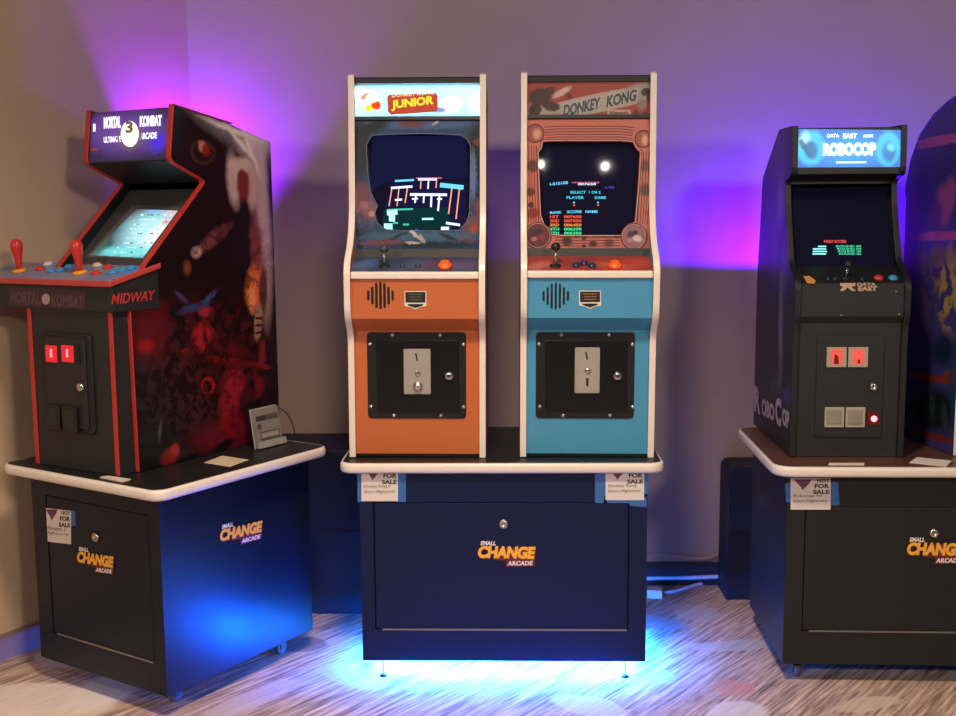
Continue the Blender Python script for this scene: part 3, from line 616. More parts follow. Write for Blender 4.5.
# hi-score table on the tube
Sp = Surf(FD, Bd.at(0, 0, -.0215), Bd.U, Bd.V)
cols = [glow('white_px', (1, 1, 1)), glow('cyan_px', (1, 1, 1)), glow('red_row', (.85, .06, .02), 1.2), glow('green_px', (1, 1, 1)), glow('mint_px', (1, 1, 1)), glow('blue_px', (1, 1, 1)), glow('pink_px', (1, 1, 1)), glow('teal_row', (.02, .55, .75), 1.3), glow('amber_row', (.8, .28, .03), 1.1), glow('lime_row', (.03, .75, .30), 1.2)]
mb = MB()
for txt, p, q, hh, k in [('I-010100', (550, 185.8), (568, 184), 3, 1), ('HIGH SCORE', (572, 183.2), (599.5, 183.2), 1.4, 6), ('007650', (578, 185.2), (596, 185.2), 2.2, 0), ('L=01', (605, 188.6), (614, 188.6), 2.4, 5), ('SELECT', (570, 193.6), (586, 193.6), 2.6, 7), ('1 OR 2', (589, 193.6), (600.5, 193.6), 2.6, 7), ('PLAYER', (566.5, 199), (584, 199), 2.8, 7), ('GAME', (594.5, 199), (606, 199), 2.8, 7),
    ('RANK', (550, 214), (561.5, 213.5), 2.6, 1), ('SCORE', (567, 213.3), (581.5, 213), 2.8, 1), ('NAME', (585.5, 213), (597.5, 213), 2.8, 1)]:
    text(mb, Sp, txt, p, q, hh, .0006, k, bold=.02)
for k, (r_, mi) in enumerate((('1ST', 2), ('2ND', 2), ('3RD', 8), ('4TH', 9), ('5TH', 9))):
    y = 218.2+k*4.1; text(mb, Sp, r_, (550, y), (559, y), 2.9, .0006, mi, bold=.03)
    text(mb, Sp, '00%d%d50' % (7-k//2, 6-k), (564, y), (581.5, y), 2.9, .0006, mi, bold=.03)
for x in (574, 598): u, v = Sp.px(x, 202.5); mb.disc(Sp, u, v, .003, .0004, .0006, 7, 8); u, v = Sp.px(x, 205); mb.disc(Sp, u, v, .003, .0004, .0006, 2, 8)
mb.build('screen_picture', cols, scrd, label='glowing high-score table')
u, v = Sd.px(555.5, 266); stick(cpd, Sd, u, v, STEEL, BLACKM, .05)
for x, y in ((576, 266), (584, 264), (592, 266.5)):
    u, v = Sd.px(x, y); button(cpd, Sd, u, v, mat('dark_blue_button', (.01, .03, .09), .35), .012, .010)
u, v = Sd.px(615, 267); button(cpd, Sd, u, v, ORANGEP, .020, .018)
coin_plate(drd, FD, D3d, 574.5, 347.5, 600, 393, 'slot')
door_lock(drd, D3d, 617.5, 376)

# ------------------------------------------------------------------ fighting machine on the left pedestal
XL, XR, XF = -.177, .187, .177
FM = Frame(-1.256, 3.138, -.50)
tm = thing('arcade_cabinet', 'large black arcade machine with red edges and painted side, on the left pedestal', 'arcade machine', FM)
path = round_path([(.065, ZT+.002), (.060, 1.135), (.06, 1.165), (.118, 1.262), (.378, 1.509), (.235, 1.567), (.258, 1.724)], .020, 4)
prof = path+[(.50, 1.682), (.674, 1.640), (.676, ZT+.002)]
b = rside(FM, XR).blob
art_m = art('dark_painted_side_art', S2(16, 13, 16), [
    b(226, 128, 40, 9, -35, (170, 160, 168), .7, .5), b(256, 142, 14, 12, 0, (226, 206, 214), .7, .9), b(260, 170, 34, 6, -86, (200, 178, 190), .5, .9), b(262, 210, 34, 5, -86, (176, 150, 160), .5, .9), b(232, 130, 26, 2.2, -22, (236, 232, 232), .6, .9), b(240, 143, 22, 2.0, -52, (236, 228, 228), .6, .9), b(250, 150, 24, 1.8, -70, (236, 228, 228), .6, .9),
    b(203, 152, 12, 12, 0, (86, 58, 48), .12, .7), b(203, 152, 10, 10, 0, (26, 18, 20), .12), b(202, 147, 4, 5, 20, (190, 120, 100), .35), b(206, 150, 4, 6, 0, (130, 30, 30), .35),
    b(264, 250, 7, 66, 3, (186, 158, 150), .4, .9), b(233, 180, 6, 26, 4, (196, 170, 172), .35, .95), b(242, 166, 12, 9, 0, (206, 180, 176), .3, .95), b(252, 188, 5, 22, -4, (190, 160, 158), .35, .95), b(242, 178, 5, 7, 0, (80, 40, 40), .3), b(243, 186, 6, 14, 0, (120, 44, 40), .3), b(240, 250, 11, 36, 0, (16, 17, 22), .15), b(256, 250, 6, 34, 4, (130, 62, 48), .35),
    b(214, 238, 20, 6, 38, (110, 58, 64), .3), b(196, 252, 5, 6, 0, (176, 140, 140), .3), b(187, 268, 4, 7, 0, (110, 60, 36), .3), b(255, 288, 10, 22, 0, (206, 104, 60), .2), b(252, 298, 4, 14, 0, (226, 140, 90), .35), b(263, 290, 4, 26, 0, (90, 50, 44), .3),
    b(258, 322, 4, 18, -4, (150, 120, 100), .2), b(259, 318, 4.5, 1.4, 0, (70, 16, 20), .15), b(259, 325, 4.5, 1.4, 0, (70, 16, 20), .15), b(259, 332, 4.5, 1.4, 0, (70, 16, 20), .15), b(262, 354, 3, 14, 0, (120, 30, 44), .3), b(262, 366, 9, 2.5, -14, (110, 24, 34), .3),
    b(148, 335, 17, 26, 10, (96, 14, 24), .6, .8), b(146, 346, 7, 6, 0, (150, 22, 30), .5), b(160, 318, 8, 16, 0, (80, 14, 26), .5), b(195, 307, 16, 4, 18, (44, 60, 112), .35), b(181, 297, 8, 2.5, -42, (50, 70, 120), .3), b(212, 295, 11, 2.5, 40, (50, 70, 120), .3), b(206, 312, 7, 5, 0, (150, 40, 60), .35),
    b(202, 338, 10, 15, 4, (150, 30, 44), .2), b(188, 352, 6, 4, 0, (140, 30, 26), .3), b(228, 348, 20, 7, -16, (80, 20, 26), .4), b(232, 362, 26, 4, -8, (110, 18, 24), .35), b(212, 330, 16, 2, -48, (100, 30, 40), .3), b(210, 386, 10, 14, 0, (28, 12, 14), .2), b(208, 386, 7, 9, 0, (150, 24, 24), .12), b(207, 387, 4.5, 6, 0, (22, 12, 14), .15),
    b(233, 384, 11, 16, 0, (140, 28, 46), .25), b(229, 408, 10, 18, 14, (136, 26, 44), .25), b(255, 386, 9, 10, -30, (122, 18, 28), .3), b(222, 438, 26, 16, 0, (100, 14, 32), .45), b(232, 425, 12, 12, 0, (120, 16, 30), .4), b(250, 400, 5, 26, 0, (18, 14, 20), .3),
    b(215, 360, 46, 60, 0, (120, 26, 40), .5, -.55), b(225, 400, 36, 46, 0, (60, 16, 30), .5, -.7), b(160, 400, 40, 50, 0, (38, 40, 52), .6, -.6), b(225, 270, 40, 50, 0, (10, 10, 14), .5, -.8), b(215, 350, 30, 24, 0, (14, 10, 14), .5, -.8), b(170, 456, 10, 7, 25, (120, 20, 30), .25), b(175, 450, 4, 6, 0, (160, 40, 44), .3), b(160, 430, 1.6, 10, 0, (70, 74, 84), .4), b(222, 447, 14, 4, 30, (20, 14, 16), .3)], rough=.3, distort=.008, dscale=30, mottle=.3)
Sr = rside(FM, XR)
sd = MB().prism(prof, XR-.018, XR).build('side_panel', BLACK, tm)
MB().loops([(XR, y, z) for y, z in offset(prof, -.0)], [(XR+.0012, y, z) for y, z in prof]).build('side_art', art_m, sd, S=Sr, label='dark painted side art with red, pale and orange shapes')
MB().prism(prof, XL, XL+.018).build('side_panel', BLACK, tm)
for xa, xb in ((XL, XL+.018), (XR-.018, XR+.0015)): molding(tm, path+[(.50, 1.686)], xa-.0005, xb+.0005, .004, RED)
iL, iR = XL+.018, XR-.018
MB().box(iL, iR, .655, .67, ZT+.002, 1.62).build('back_panel', BLACKM, tm)
MB().prism([(.262, 1.720), (.50, 1.678), (.670, 1.637), (.670, 1.617), (.50, 1.658), (.275, 1.698)], iL, iR).build('top_panel', BLACK, tm)
MB().prism([(.236, 1.565), (.376, 1.507), (.40, 1.515), (.245, 1.579)], iL, iR).build('screen_canopy', BLACKM, tm)
# marquee
Mm = slant(FM, .239, 1.569, .260, 1.720)
bl_ = Mm.blob
mm = art('violet_marquee_art', S2(40, 26, 66), [bl_(128, 133, 36, 17, 3, (150, 96, 220), .6, .5), bl_(158, 142, 8, 9, 0, (70, 40, 220), .5, .9), bl_(104, 124, 12, 8, 0, (110, 60, 150), .5, .6)], emit=1.0, distort=.01, dscale=60, mottle=.3)
mq = MB().rect(Mm, iL, 0, iR, .152, -.004, 0).build('marquee', mm, tm, S=Mm)
mb = MB(); W_ = glow('marquee_white', (1, .93, 1), 1.5)
text(mb, Mm, 'MORTAL', (104, 129), (121, 128), 12, .001, 0, bold=.05); text(mb, Mm, 'KOMBAT', (140, 127), (162, 126), 11, .001, 0, bold=.05)
text(mb, Mm, 'ULTIMATE', (104, 143), (121, 142), 6, .001, 0, bold=.03); text(mb, Mm, 'ARCADE', (140, 139.5), (157, 138.5), 6.5, .001, 0, bold=.03)
GLD = [W_, glow('marquee_gold', S2(120, 104, 30), .9), glow('marquee_red_mark', S2(190, 60, 40), .8)]; mb.build('marquee_lettering', GLD, mq); mb = MB()
P = [(130+9*math.cos(i*math.pi/12), 134+13*math.sin(i*math.pi/12)) for i in range(24)]; poly(mb, Mm, P, .001, 0)
P = [(130+11.5*math.cos(a_*math.pi/12), 137+13*math.sin(a_*math.pi/12)) for a_ in range(-3, 15)]
for a_, b_ in zip(P[:-1], P[1:]): bar(mb, Mm, a_, b_, 1.6, .0014, 1)
text(mb, Mm, '3', (126, 133.5), (133.5, 133), 12, .002, 1, bold=.05)
mb.build('round_emblem', GLD, mq); mb = MB(); bar(mb, Mm, (91, 149.6), (98, 149.2), 1.8, .001, 2); mb.build('red_mark', GLD, mq); mb = MB(); bar(mb, Mm, (94.5, 124), (94.5, 131.5), 2.4, .001); mb.build('white_mark', GLD, mq)
# screen bay
Sm = slant(FM, .130, 1.250, .390, 1.497); sl = math.hypot(.26, .247)
MB().rect(Sm, iL, 0, iR, sl, -.03, -.012).build('screen_bezel', mat('grey_bezel', (.05, .05, .052), .35), tm)
Sg = Surf(FM, Sm.at(0, 0, -.012), Sm.U, Sm.V)
scr = MB().slab(Sg, Sg.pts([(86, 257), (146, 260), (183, 207), (134, 205)]), .0, .001).build('screen', mat('lit_tube_glass', (.10, .10, .10), .12), tm)
bb = Sg.blob
pm = art('fight_scene_picture', S2(30, 150, 158), [bb(136, 212, 30, 6, 18, (70, 30, 30), .6, .9), bb(108, 240, 12, 22, -30, (40, 56, 70), .5, .9), bb(124, 215, 9, 4, 40, (210, 80, 60), .4, .9), bb(172, 213, 8, 4, 0, (240, 150, 150), .4, .9), bb(157, 211, 9, 1.6, 0, (60, 120, 240), .3, 1),
    bb(150, 232, 28, 18, 40, (190, 240, 250), .5, .9), bb(162, 235, 10, 16, -35, (255, 250, 250), .5, .9), bb(166, 222, 3, 3, 0, (250, 90, 110), .4, .7), bb(128, 252, 34, 4, 0, (120, 230, 230), .4, .8), bb(98, 248, 8, 8, 0, (60, 90, 80), .4, .9)], emit=1.1, distort=.012, dscale=55, mottle=.45)
pic = MB().slab(Sg, Sg.pts([(90, 255.5), (143, 258), (178, 211), (137, 209.5)]), .001, .0016).build('screen_picture', pm, scr, S=Sg)
mb = MB()
for r in range(9):
    for c in range(10):
        if random.random() < .55:
            fx = c/10+.04; fy = r/9+.03; X0 = 112+33*fx+ (30*fy); Y0 = 254-42*fy
            bar(mb, Sg, (X0, Y0), (X0+random.uniform(1.5, 3.2), Y0), random.uniform(.7, 1.4), .002, random.choice((0, 0, 1)))
mb.build('score_table', [glow('pale_aqua', (.75, 1, 1), 1.1), glow('deep_teal', (.02, .25, .30), .8)], pic)
# control box, panel with sticks and buttons
CL = -.43
MB().prism([(-.005, 1.143), (-.005, 1.217), (.165, 1.254), (.165, 1.143)], CL, XR+.003).build('control_box', mat('charcoal_front', (.016, .017, .020), .5, var=.15), tm)
Sc = slant(FM, -.012, 1.226, .172, 1.266)
cp = MB().rect(Sc, CL, 0, XR+.004, .189, -.006, 0).build('control_panel', art('lavender_panel_art', S2(120, 128, 170), [Sc.blob(140, 268, 22, 5, 10, (80, 130, 220), .5, .8), Sc.blob(20, 268, 18, 6, 0, (128, 120, 130), .5, .8), Sc.blob(85, 270, 26, 6, 0, (140, 140, 160), .5, .8)], distort=.01), tm, S=Sc)
mb = MB(); mb.box(CL, XR+.006, -.018, -.010, 1.213, 1.23)
mb.prism([(-.018, 1.213), (.172, 1.257), (.172, 1.273), (-.018, 1.23)], XR+.004, XR+.010)
mb.build('panel_trim', mat('coral_panel_trim', (.50, .06, .055), .45), cp, bevel=.003)
def bat(parent, S, u, v):
    c = S.at(u, v, 0); n = Vector((-.10, -.02, 1)).normalized()
    j = MB().turn(c, S.N, [(.022, 0), (.021, .006), (.010, .009)]).build('joystick', YELLOWP, parent, label='amber joystick base')
    MB().turn(c+n*.006, n, [(.009, 0), (.0095, .018), (.012, .038), (.017, .060), (.0185, .072), (.016, .084), (.009, .090), (.001, .092)]).build('bat_handle', REDP, j)
for x, y in ((20, 271.5), (80, 273.5)): u, v = Sc.px(x, y); bat(cp, Sc, u, v)
for x, y, mt, nm in ((40, 269.5, REDP, 'r'), (49, 264.5, WHITEP, ''), (52, 271.5, BLUEP, ''), (61, 271, BLUEP, ''), (60, 266.5, BLUEP, ''), (69, 267.5, BLUEP, ''), (96, 274, REDP, ''), (97, 266, WHITEP, ''), (108, 268, REDP, ''), (113, 273, BLUEP, ''), (122, 271, BLUEP, ''), (131, 269, BLUEP, '')):
    u, v = Sc.px(x, y); v = min(max(v, .025), .165); button(cp, Sc, u, v, mt, .015, .009)
# front text plate of the control box
Sb = front(FM, -.005); mb = MB()
poly(mb, Sb, [(9, 287), (86, 291), (86, 309), (10, 305)], .001, 0)
text(mb, Sb, 'MORTAL', (11, 303), (41, 305), 12, .0018, 1, bold=.04); text(mb, Sb, 'KOMBAT', (52, 306), (84, 308), 12, .0018, 1, bold=.04)
P = [(46.5+4.2*math.cos(i*math.pi/10), 299+5.5*math.sin(i*math.pi/10)) for i in range(20)]; poly(mb, Sb, P, .0022, 2)
mb.build('name_plate', [mat('plum_plate', (.055, .022, .035), .5), mat('plum_letters', (.10, .05, .07), .5), mat('plate_emblem', (.35, .27, .27), .4)], tm)
St = rside(FM, XR+.003); mb = MB(); text(mb, St, 'MIDWAY', (111, 305), (153.5, 300), 10.5, .0008, 0, shear=.2, bold=.015); mb.build('maker_lettering', mat('red_letters', (.55, .04, .04), .5), tm)
# lower front box with coin door
MB().box(XL, XF, .003, .0645, ZT+.002, 1.143).build('front_box', mat('charcoal_front', None), tm)
for xa, xb in ((XL-.001, XL+.016), (XF-.016, XF+.001)): molding(tm, [(.003, ZT+.002), (.003, 1.142)], xa, xb, .003, RED)
D = front(FM, .003)
q = D.pts([(42, 331), (92, 334), (97.5, 437), (47, 427)])
u0 = (q[0][0]+q[3][0])/2; u1 = (q[1][0]+q[2][0])/2; v1 = (q[0][1]+q[1][1])/2; v0 = (q[2][1]+q[3][1])/2
dr = MB().slab(D, rrect(u0, v0, u1, v1, .018), 0, .008).build('coin_door', BLACKM, tm, bevel=.004)
D2 = front(FM, -.005); MB().slab(D2, rrect(u0+.02, v0+.015, u1-.02, v1-.015, .01), 0, .004).build('door_leaf', mat('charcoal_front', None), dr, bevel=.002)
D3 = front(FM, -.009)
for x0, x1 in ((46, 57), (62, 74)):
    q = D3.pts([(x0, 345), (x1, 345.8), (x1+.6, 362.5), (x0+.8, 361.5)])
    k = MB().slab(D3, q, 0, .004).build('coin_slot_lamp', glow('coin_red', (.80, .01, .02), 1.0), dr, bevel=.001)
    mb = MB(); q = D3.pts([(x0+5, 349), (x0+7, 349), (x0+7.4, 357), (x0+5.4, 357)]); mb.slab(D3, q, .004, .0046); mb.build('slot', glow('coin_pink', (1, .35, .4), 1.2), k)
q = D3.pts([(74.5, 345), (80, 345), (80.7, 363), (75.2, 363)]); MB().slab(D3, q, 0, .004).build('slot_surround', BLACKM, dr)
u, v = D3.px(81.5, 387); MB().turn(D3.at(u, v, 0), D3.N, [(.013, 0), (.013, .004), (.010, .010), (.001, .010)]).build('door_lock', CHROME, dr)
for (x0, y0, x1, y1) in ((49, 405, 62, 428), (64.5, 407, 79, 431)):
    a1 = D3.px(x0+.7, y1); a2 = D3.px(x1, y0)
    k = MB().slab(D3, rrect(a1[0], a1[1], a2[0], a2[1], .003), 0, .010).build('coin_return', mat('gloss_black_door', None), dr, bevel=.002)
    q = front(FM, -.019); MB().rect(q, a1[0]+.009, a1[1]+.012, a2[0]-.014, a2[1]-.010, 0, .0005).build('return_flap', INK, k)

# ------------------------------------------------------------------ black machine on the right pedestal
RX0, RX1 = 0, .332
FB = Frame(.835, 3.301, -.016); FB.o -= FB.R @ Vector((0, .05, 0))
trb = thing('arcade_cabinet', 'slim black arcade machine with glowing cyan marquee on the right pedestal', 'arcade machine', FB)
path = round_path([(.05, ZT+.002), (.05, 1.075), (.036, 1.095), (.036, 1.200), (.13, 1.255), (.190, 1.42), (.204, 1.497), (.124, 1.516), (.129, 1.653)], .02, 4)
prof = path+[(.31, 1.655), (.532, 1.518), (.583, 1.176), (.586, ZT+.002)]
b = lside(FB, RX0).blob
art_r = art('grey_violet_side_art', S2(30, 28, 36), [b(778, 150, 9, 26, 5, (66, 50, 92), .5), b(775, 210, 8, 34, 0, (66, 56, 98), .5, .8), b(781, 200, 3, 24, -6, (120, 112, 140), .5, .7), b(775, 260, 3, 30, 0, (74, 66, 110), .5, .8), b(784, 270, 4, 22, 0, (78, 72, 122), .5, .8), b(781, 330, 2.2, 50, -2, (110, 108, 120), .5, .8), b(776, 385, 6, 10, 0, (70, 70, 84), .5, .7), b(788, 396, 6, 8, 0, (60, 56, 100), .4, .8)], rough=.4, distort=.01, dscale=22, mottle=.4)
sd = MB().prism(prof, RX0, RX0+.016).build('side_panel', BLACK, trb)
Sl = lside(FB, RX0); MB().loops([(RX0-.0012, y, z) for y, z in prof], [(RX0, y, z) for y, z in prof]).build('side_art', art_r, sd, S=Sl)
MB().prism(prof, RX1-.016, RX1).build('side_panel', BLACK, trb)
for xa, xb in ((RX0, RX0+.016), (RX1-.016, RX1)): molding(trb, path+[(.31, 1.656)], xa-.0013, xb+.0005, .003, BLACKM)
mb = MB(); text(mb, Sl, 'R', (755, 411), (761, 415), 26, .0022, 0, bold=.05); text(mb, Sl, 'OBO', (762.3, 415), (775, 422), 17, .0022, 0, bold=.05); text(mb, Sl, 'C', (776, 424), (782, 428), 28, .0022, 0, bold=.05); text(mb, Sl, 'OP', (783, 425), (790, 430), 18, .0022, 0, bold=.05)
mb.build('side_lettering', mat('silver_letters', (.42, .38, .46), .45), sd)
i0, i1 = RX0+.016, RX1-.016
MB().box(i0, i1, .565, .58, ZT+.002, 1.167).build('back_panel', BLACKM, trb)
MB().prism([(.133, 1.650), (.31, 1.652), (.530, 1.516), (.580, 1.175), (.565, 1.167), (.515, 1.500), (.305, 1.636), (.14, 1.638)], i0, i1).build('top_panel', BLACK, trb)
MB().box(i0, i1, .058, .10, ZT+.002, 1.1049).build('front_panel', mat('charcoal_front', None), trb)
MB().prism([(.058, 1.079), (.042, 1.10), (.042, 1.198), (.12, 1.198), (.12, 1.079)], i0, i1).build('control_box', mat('charcoal_front', None), trb)
Sc = slant(FB, .040, 1.200, .128, 1.242)
cp = MB().rect(Sc, i0, 0, i1, .098, -.006, 0).build('control_panel', BLACKM, trb)
Sv = slant(FB, .130, 1.244, .205, 1.490)
scr = MB().rect(Sv, i0, 0, i1, .25, -.03, -.02).build('screen', GLASS, trb)
Sg = Surf(FB, Sv.at(0, 0, -.02), Sv.U, Sv.V)
mb = MB(); q = [glow('screen_red', (.85, .05, .06), 1.1), glow('screen_cyan', (.25, .90, .85), 1.2), glow('screen_green', (.02, .60, .30), 1.1)]
text(mb, Sg, 'HIGH SCORE', (824, 243), (846, 243), 3, .001, 0, bold=.03)
for k, y in enumerate((246.5, 249, 251.5, 254)):
    bar(mb, Sg, (813+(k == 0)*5-k*.2, y), (826+(k == 2)*.8, y), 1.5, .001, 1); text(mb, Sg, ('ROUND 05', 'ROUND 04', 'ROUND 03', 'ROUND 02')[k], (836+k, y+.9), (861, y+.9), 2.1, .001, 2, bold=.04)
mb.build('screen_picture', q, scr, label='green, cyan and red text glowing on the screen')
MB().prism([(.206, 1.488), (.206, 1.499), (.130, 1.515), (.130, 1.524), (.24, 1.524)], i0, i1).build('screen_canopy', BLACKM, trb)
# marquee: cyan field in a black frame
Mr = slant(FB, .126, 1.519, .131, 1.650)
MB().rect(Mr, i0, 0, i1, .130, -.012, -.003).build('marquee_frame', BLACKM, trb)
q = Mr.pts([(797, 167.5), (900.5, 167), (901, 130), (797.5, 129)])
bb = Mr.blob
mr = art('cyan_marquee_art', (.01, .17, .62), [bb(811, 148, 14, 17, 0, (60, 200, 235), .15, .9), bb(888, 149, 12, 17, 0, (60, 200, 235), .15, .9), bb(805, 140, 5, 8, 0, (190, 250, 255), .5, .7), bb(811, 150, 7, 9, 10, (24, 60, 120), .25, .9), bb(803, 145, 3, 6, 30, (20, 50, 110), .25, .8), bb(889, 152, 7, 10, 0, (24, 90, 170), .3, .9), bb(891, 147, 4, 4, 0, (110, 220, 250), .4, .9), bb(849, 150, 30, 12, 0, (60, 190, 250), .7, .6)], emit=1.2706, distort=.004, dscale=60, mottle=.1)
mq = MB().slab(Mr, q, -.003, .0).build('marquee', mr, trb, S=Mr)
mb = MB(); wt = glow('marquee_ice', (.80, 1, 1), 2.2)
text(mb, Mr, 'ROBOCOP', (823, 156), (876, 155.5), 13, .001, 0, bold=.07)
text(mb, Mr, 'DATA', (827, 137.5), (839, 137.3), 3.5, .001, 0, bold=.02); text(mb, Mr, 'EAST', (843, 138.5), (857, 138.3), 5, .001, 0, bold=.03); text(mb, Mr, 'ARCADE', (863, 137.6), (873, 137.3), 3, .001, 0, bold=.02); bar(mb, Mr, (836, 162.5), (866, 162.3), 1.4, .001)
mb.build('marquee_lettering', wt, mq)
# controls
u, v = Sc.px(846, 277.5); c = Sc.at(u, v, 0); j = MB().turn(c, Sc.N, [(.016, 0), (.015, .003), (.005, .004)]).build('joystick', BLACKM, cp); MB().tube([c, c+Vector((.002, -.01, .030))], .0042).build('shaft', CHROME, j); MB().turn(c+Vector((.002, -.01, .028)), (0, -.2, 1), [(.002, 0), (.012, .006), (.014, .012), (.010, .020), (.001, .023)]).build('ball_top', BLACKM, j)
for x, y, mt in ((878.5, 278.5, REDP), (893, 278.5, BLUEP)): u, v = Sc.px(x, y); button(cp, Sc, u, v, mt, .014, .008)
for x in (828, 835, 862): u, v = Sc.px(x, 279.5); button(cp, Sc, u, v, mat('dark_blue_button', None), .008, .006)
mb = MB(); poly(mb, Sc, [(803, 276.5), (809.5, 276), (816, 281), (814, 284), (807.5, 283.5)], .0008); mb.build('instruction_sticker', mat('amber_sticker', (.62, .28, .08), .5), cp)
Sf = front(FB, .0418); mb = MB(); text(mb, Sf, 'DATA', (857, 285.8), (876, 285.8), 3.2, .001, 0, bold=.04); text(mb, Sf, 'EAST', (858, 291), (877, 291), 4.8, .001, 0, bold=.05)
poly(mb, Sf, [(840, 283), (855.5, 283), (855, 286), (851, 286.5), (856, 291), (852, 291), (847.5, 287.5), (843.5, 291), (839.5, 291), (843, 286.5), (840, 286)], .001)
mb.build('maker_lettering', mat('cream_letters', (.55, .38, .28), .5), trb)
for x, y in ((896, 291.5), (841, 315), (899, 314)): u, v = Sf.px(x, y); MB().disc(Sf, u, v, .0025, 0, .002, n=8).build('bolt', BOLT, trb)
D = front(FB, .058); a1 = D.px(814, 437); a2 = D.px(885, 336)
dr = MB().slab(D, rrect(a1[0], a1[1], a2[0], a2[1], .006), 0, .006).build('coin_door', mat('charcoal_front', None), trb, bevel=.003)
D2 = front(FB, .052)
BEI = mat('beige_plastic', (.42, .38, .31), .45)
for x0, x1 in ((826, 846.5), (847.5, 868)):
    a1 = D2.px(x0, 367); a2 = D2.px(x1, 347); k = MB().slab(D2, rrect(a1[0], a1[1], a2[0], a2[1], .002), 0, .006).build('coin_slot', BEI, dr, bevel=.001)
    D4 = front(FB, .046); a1 = D4.px(x0+4.5, 364.5); a2 = D4.px(x1-3.5, 349.5); MB().rect(D4, a1[0], a1[1], a2[0], a2[1], 0, .0006).build('slot_lamp', glow('slot_red_glow', (.95, .09, .06), 1.0), k)
    mb = MB(); D5 = front(FB, .0453); xx = (x0+x1)/2; poly(mb, D5, [(xx-2.5, 364), (xx+2.5, 364), (xx+2, 356), (xx-1.5, 354)] if x0 < 830 else [(xx, 363.5), (xx+2.5, 363.5), (xx+2, 359), (xx, 360)], .0004); mb.build('slot_mark', mat('dark_red', (.10, .01, .01), .5), k)
for x0, x1 in ((824, 844), (845, 865)):
    a1 = D2.px(x0, 427); a2 = D2.px(x1, 407); k = MB().slab(D2, rrect(a1[0], a1[1], a2[0], a2[1], .002), 0, .006).build('coin_return', BEI, dr, bevel=.001)
    D4 = front(FB, .046); a1 = D4.px(x0+2.5, 424); a2 = D4.px(x1-2.5, 410); MB().rect(D4, a1[0], a1[1], a2[0], a2[1], 0, .003).build('return_flap', mat('grey_flap', (.27, .26, .22), .5), k, bevel=.0015)
u, v = D2.px(873.5, 386.5); MB().turn(D2.at(u, v, 0), D2.N, [(.013, 0), (.013, .004), (.010, .010), (.004, .010), (.001, .008)]).build('door_lock', CHROME, dr)
a1 = D2.px(866.5, 425); a2 = D2.px(880, 412); k = MB().slab(D2, rrect(a1[0], a1[1], a2[0], a2[1], .002), 0, .004).build('lamp_housing', mat('dark_red_glass', (.10, .004, .006), .4), dr)
u, v = D2.px(873.5, 418.5); MB().turn(D2.at(u, v, .004), D2.N, [(.009, 0), (.009, .003), (.006, .006), (.001, .007)]).build('red_lamp', glow('red_led', (1, .18, .22), 4), k)

# ------------------------------------------------------------------ blue machine cut by the frame, right
FK = Frame(1.324, 3.317, 0.109)
tk = thing('arcade_cabinet', 'round-backed blue arcade machine with pink bands, cut off by the right edge', 'arcade machine', FK)
Sk = lside(FK, 0)
back = [(-u, v) for u, v in Sk.pts([(907, 186), (912, 160), (921, 136), (934, 117), (948, 104), (957, 98)])]
yb = back[0][0]
prof = [(0, ZT+.002), (0, 1.08), (-.08, 1.11), (-.09, 1.20), (-.03, 1.26), (-.03, max(p[1] for p in back)+.02)]+[(min(p[0], yb), p[1]) for p in reversed(back)]+[(yb, ZT+.002)]
b = Sk.blob
art_k = art('blue_side_art', S2(62, 58, 126), [b(930, 200, 40, 90, 0, (84, 62, 128), .5, -.5),b(940, 150, 60, 26, 0, (48, 48, 120), .3, .7), b(936, 190, 34, 40, 0, (44, 44, 100), .4, .8), b(934, 142, 40, 4.5, 11, (186, 84, 140), .12), b(940, 236, 34, 4.5, 2, (180, 76, 124), .12), b(944, 205, 9, 14, 30, (150, 80, 128), .3), b(950, 195, 6, 16, -20, (150, 80, 128), .3), b(936, 215, 7, 10, -40, (92, 50, 110), .3),
    b(916, 290, 10, 60, 0, (62, 52, 60), .5, .8), b(938, 275, 20, 30, 30, (110, 86, 62), .5, -.8), b(948, 290, 12, 34, 20, (176, 150, 76), .4, -.95), b(938, 255, 8, 10, 0, (110, 86, 70), .4), b(950, 255, 4, 10, 0, (134, 112, 60), .4), b(944, 350, 12, 16, 0, (16, 34, 66), .4), b(930, 378, 30, 3.6, -10, (130, 44, 40), .12), b(948, 376, 12, 3.6, 28, (130, 44, 40), .15), b(934, 410, 26, 22, 0, (18, 28, 34), .3), b(932, 405, 3, 14, 10, (44, 56, 60), .4), b(945, 418, 3, 14, 10, (48, 60, 66), .4), b(955, 400, 5, 60, 0, (26, 58, 88), .3, .8), b(930, 436, 26, 3.4, -13, (110, 44, 40), .15)], rough=.45, distort=.004, dscale=20, mottle=.25)
sdk = MB().prism(prof, 0, .016).build('side_panel', mat('blue_side_paint', (.03, .03, .12), .45), tk)
MB().loops([(-.0012, y, z) for y, z in prof], [(0, y, z) for y, z in prof]).build('side_art', art_k, sdk, S=Sk, label='blue side art with pink bands and a yellow shape')
MB().prism(prof, .384, .40).build('side_panel', mat('blue_side_paint', None), tk)
bk = [(-.02, max(p[1] for p in back)+.012)]+[(min(p[0], yb)-.006, p[1]-.004) for p in reversed(back)]+[(yb-.006, ZT+.01)]
MB().prism(bk+[(p[0]-.014, p[1]-.01) for p in reversed(bk)], .016, .384).build('back_panel', mat('blue_side_paint', None), tk)
molding(tk, [(min(p[0], yb), p[1]) for p in reversed(back)]+[(yb, 1.45)], -.0015, .0165, .012, mat('led_lit_molding', (.08, .05, .95), .4), label='rounded edge coloured by blue LED light')  # blue LED light on the edge is put into its colour
molding(tk, [(0, ZT+.002), (0, 1.08)], -.0015, .0165, .004, CREAM)
MB().box(.016, .384, .01, .03, ZT+.002, 1.10).build('front_panel', BLACKM, tk)
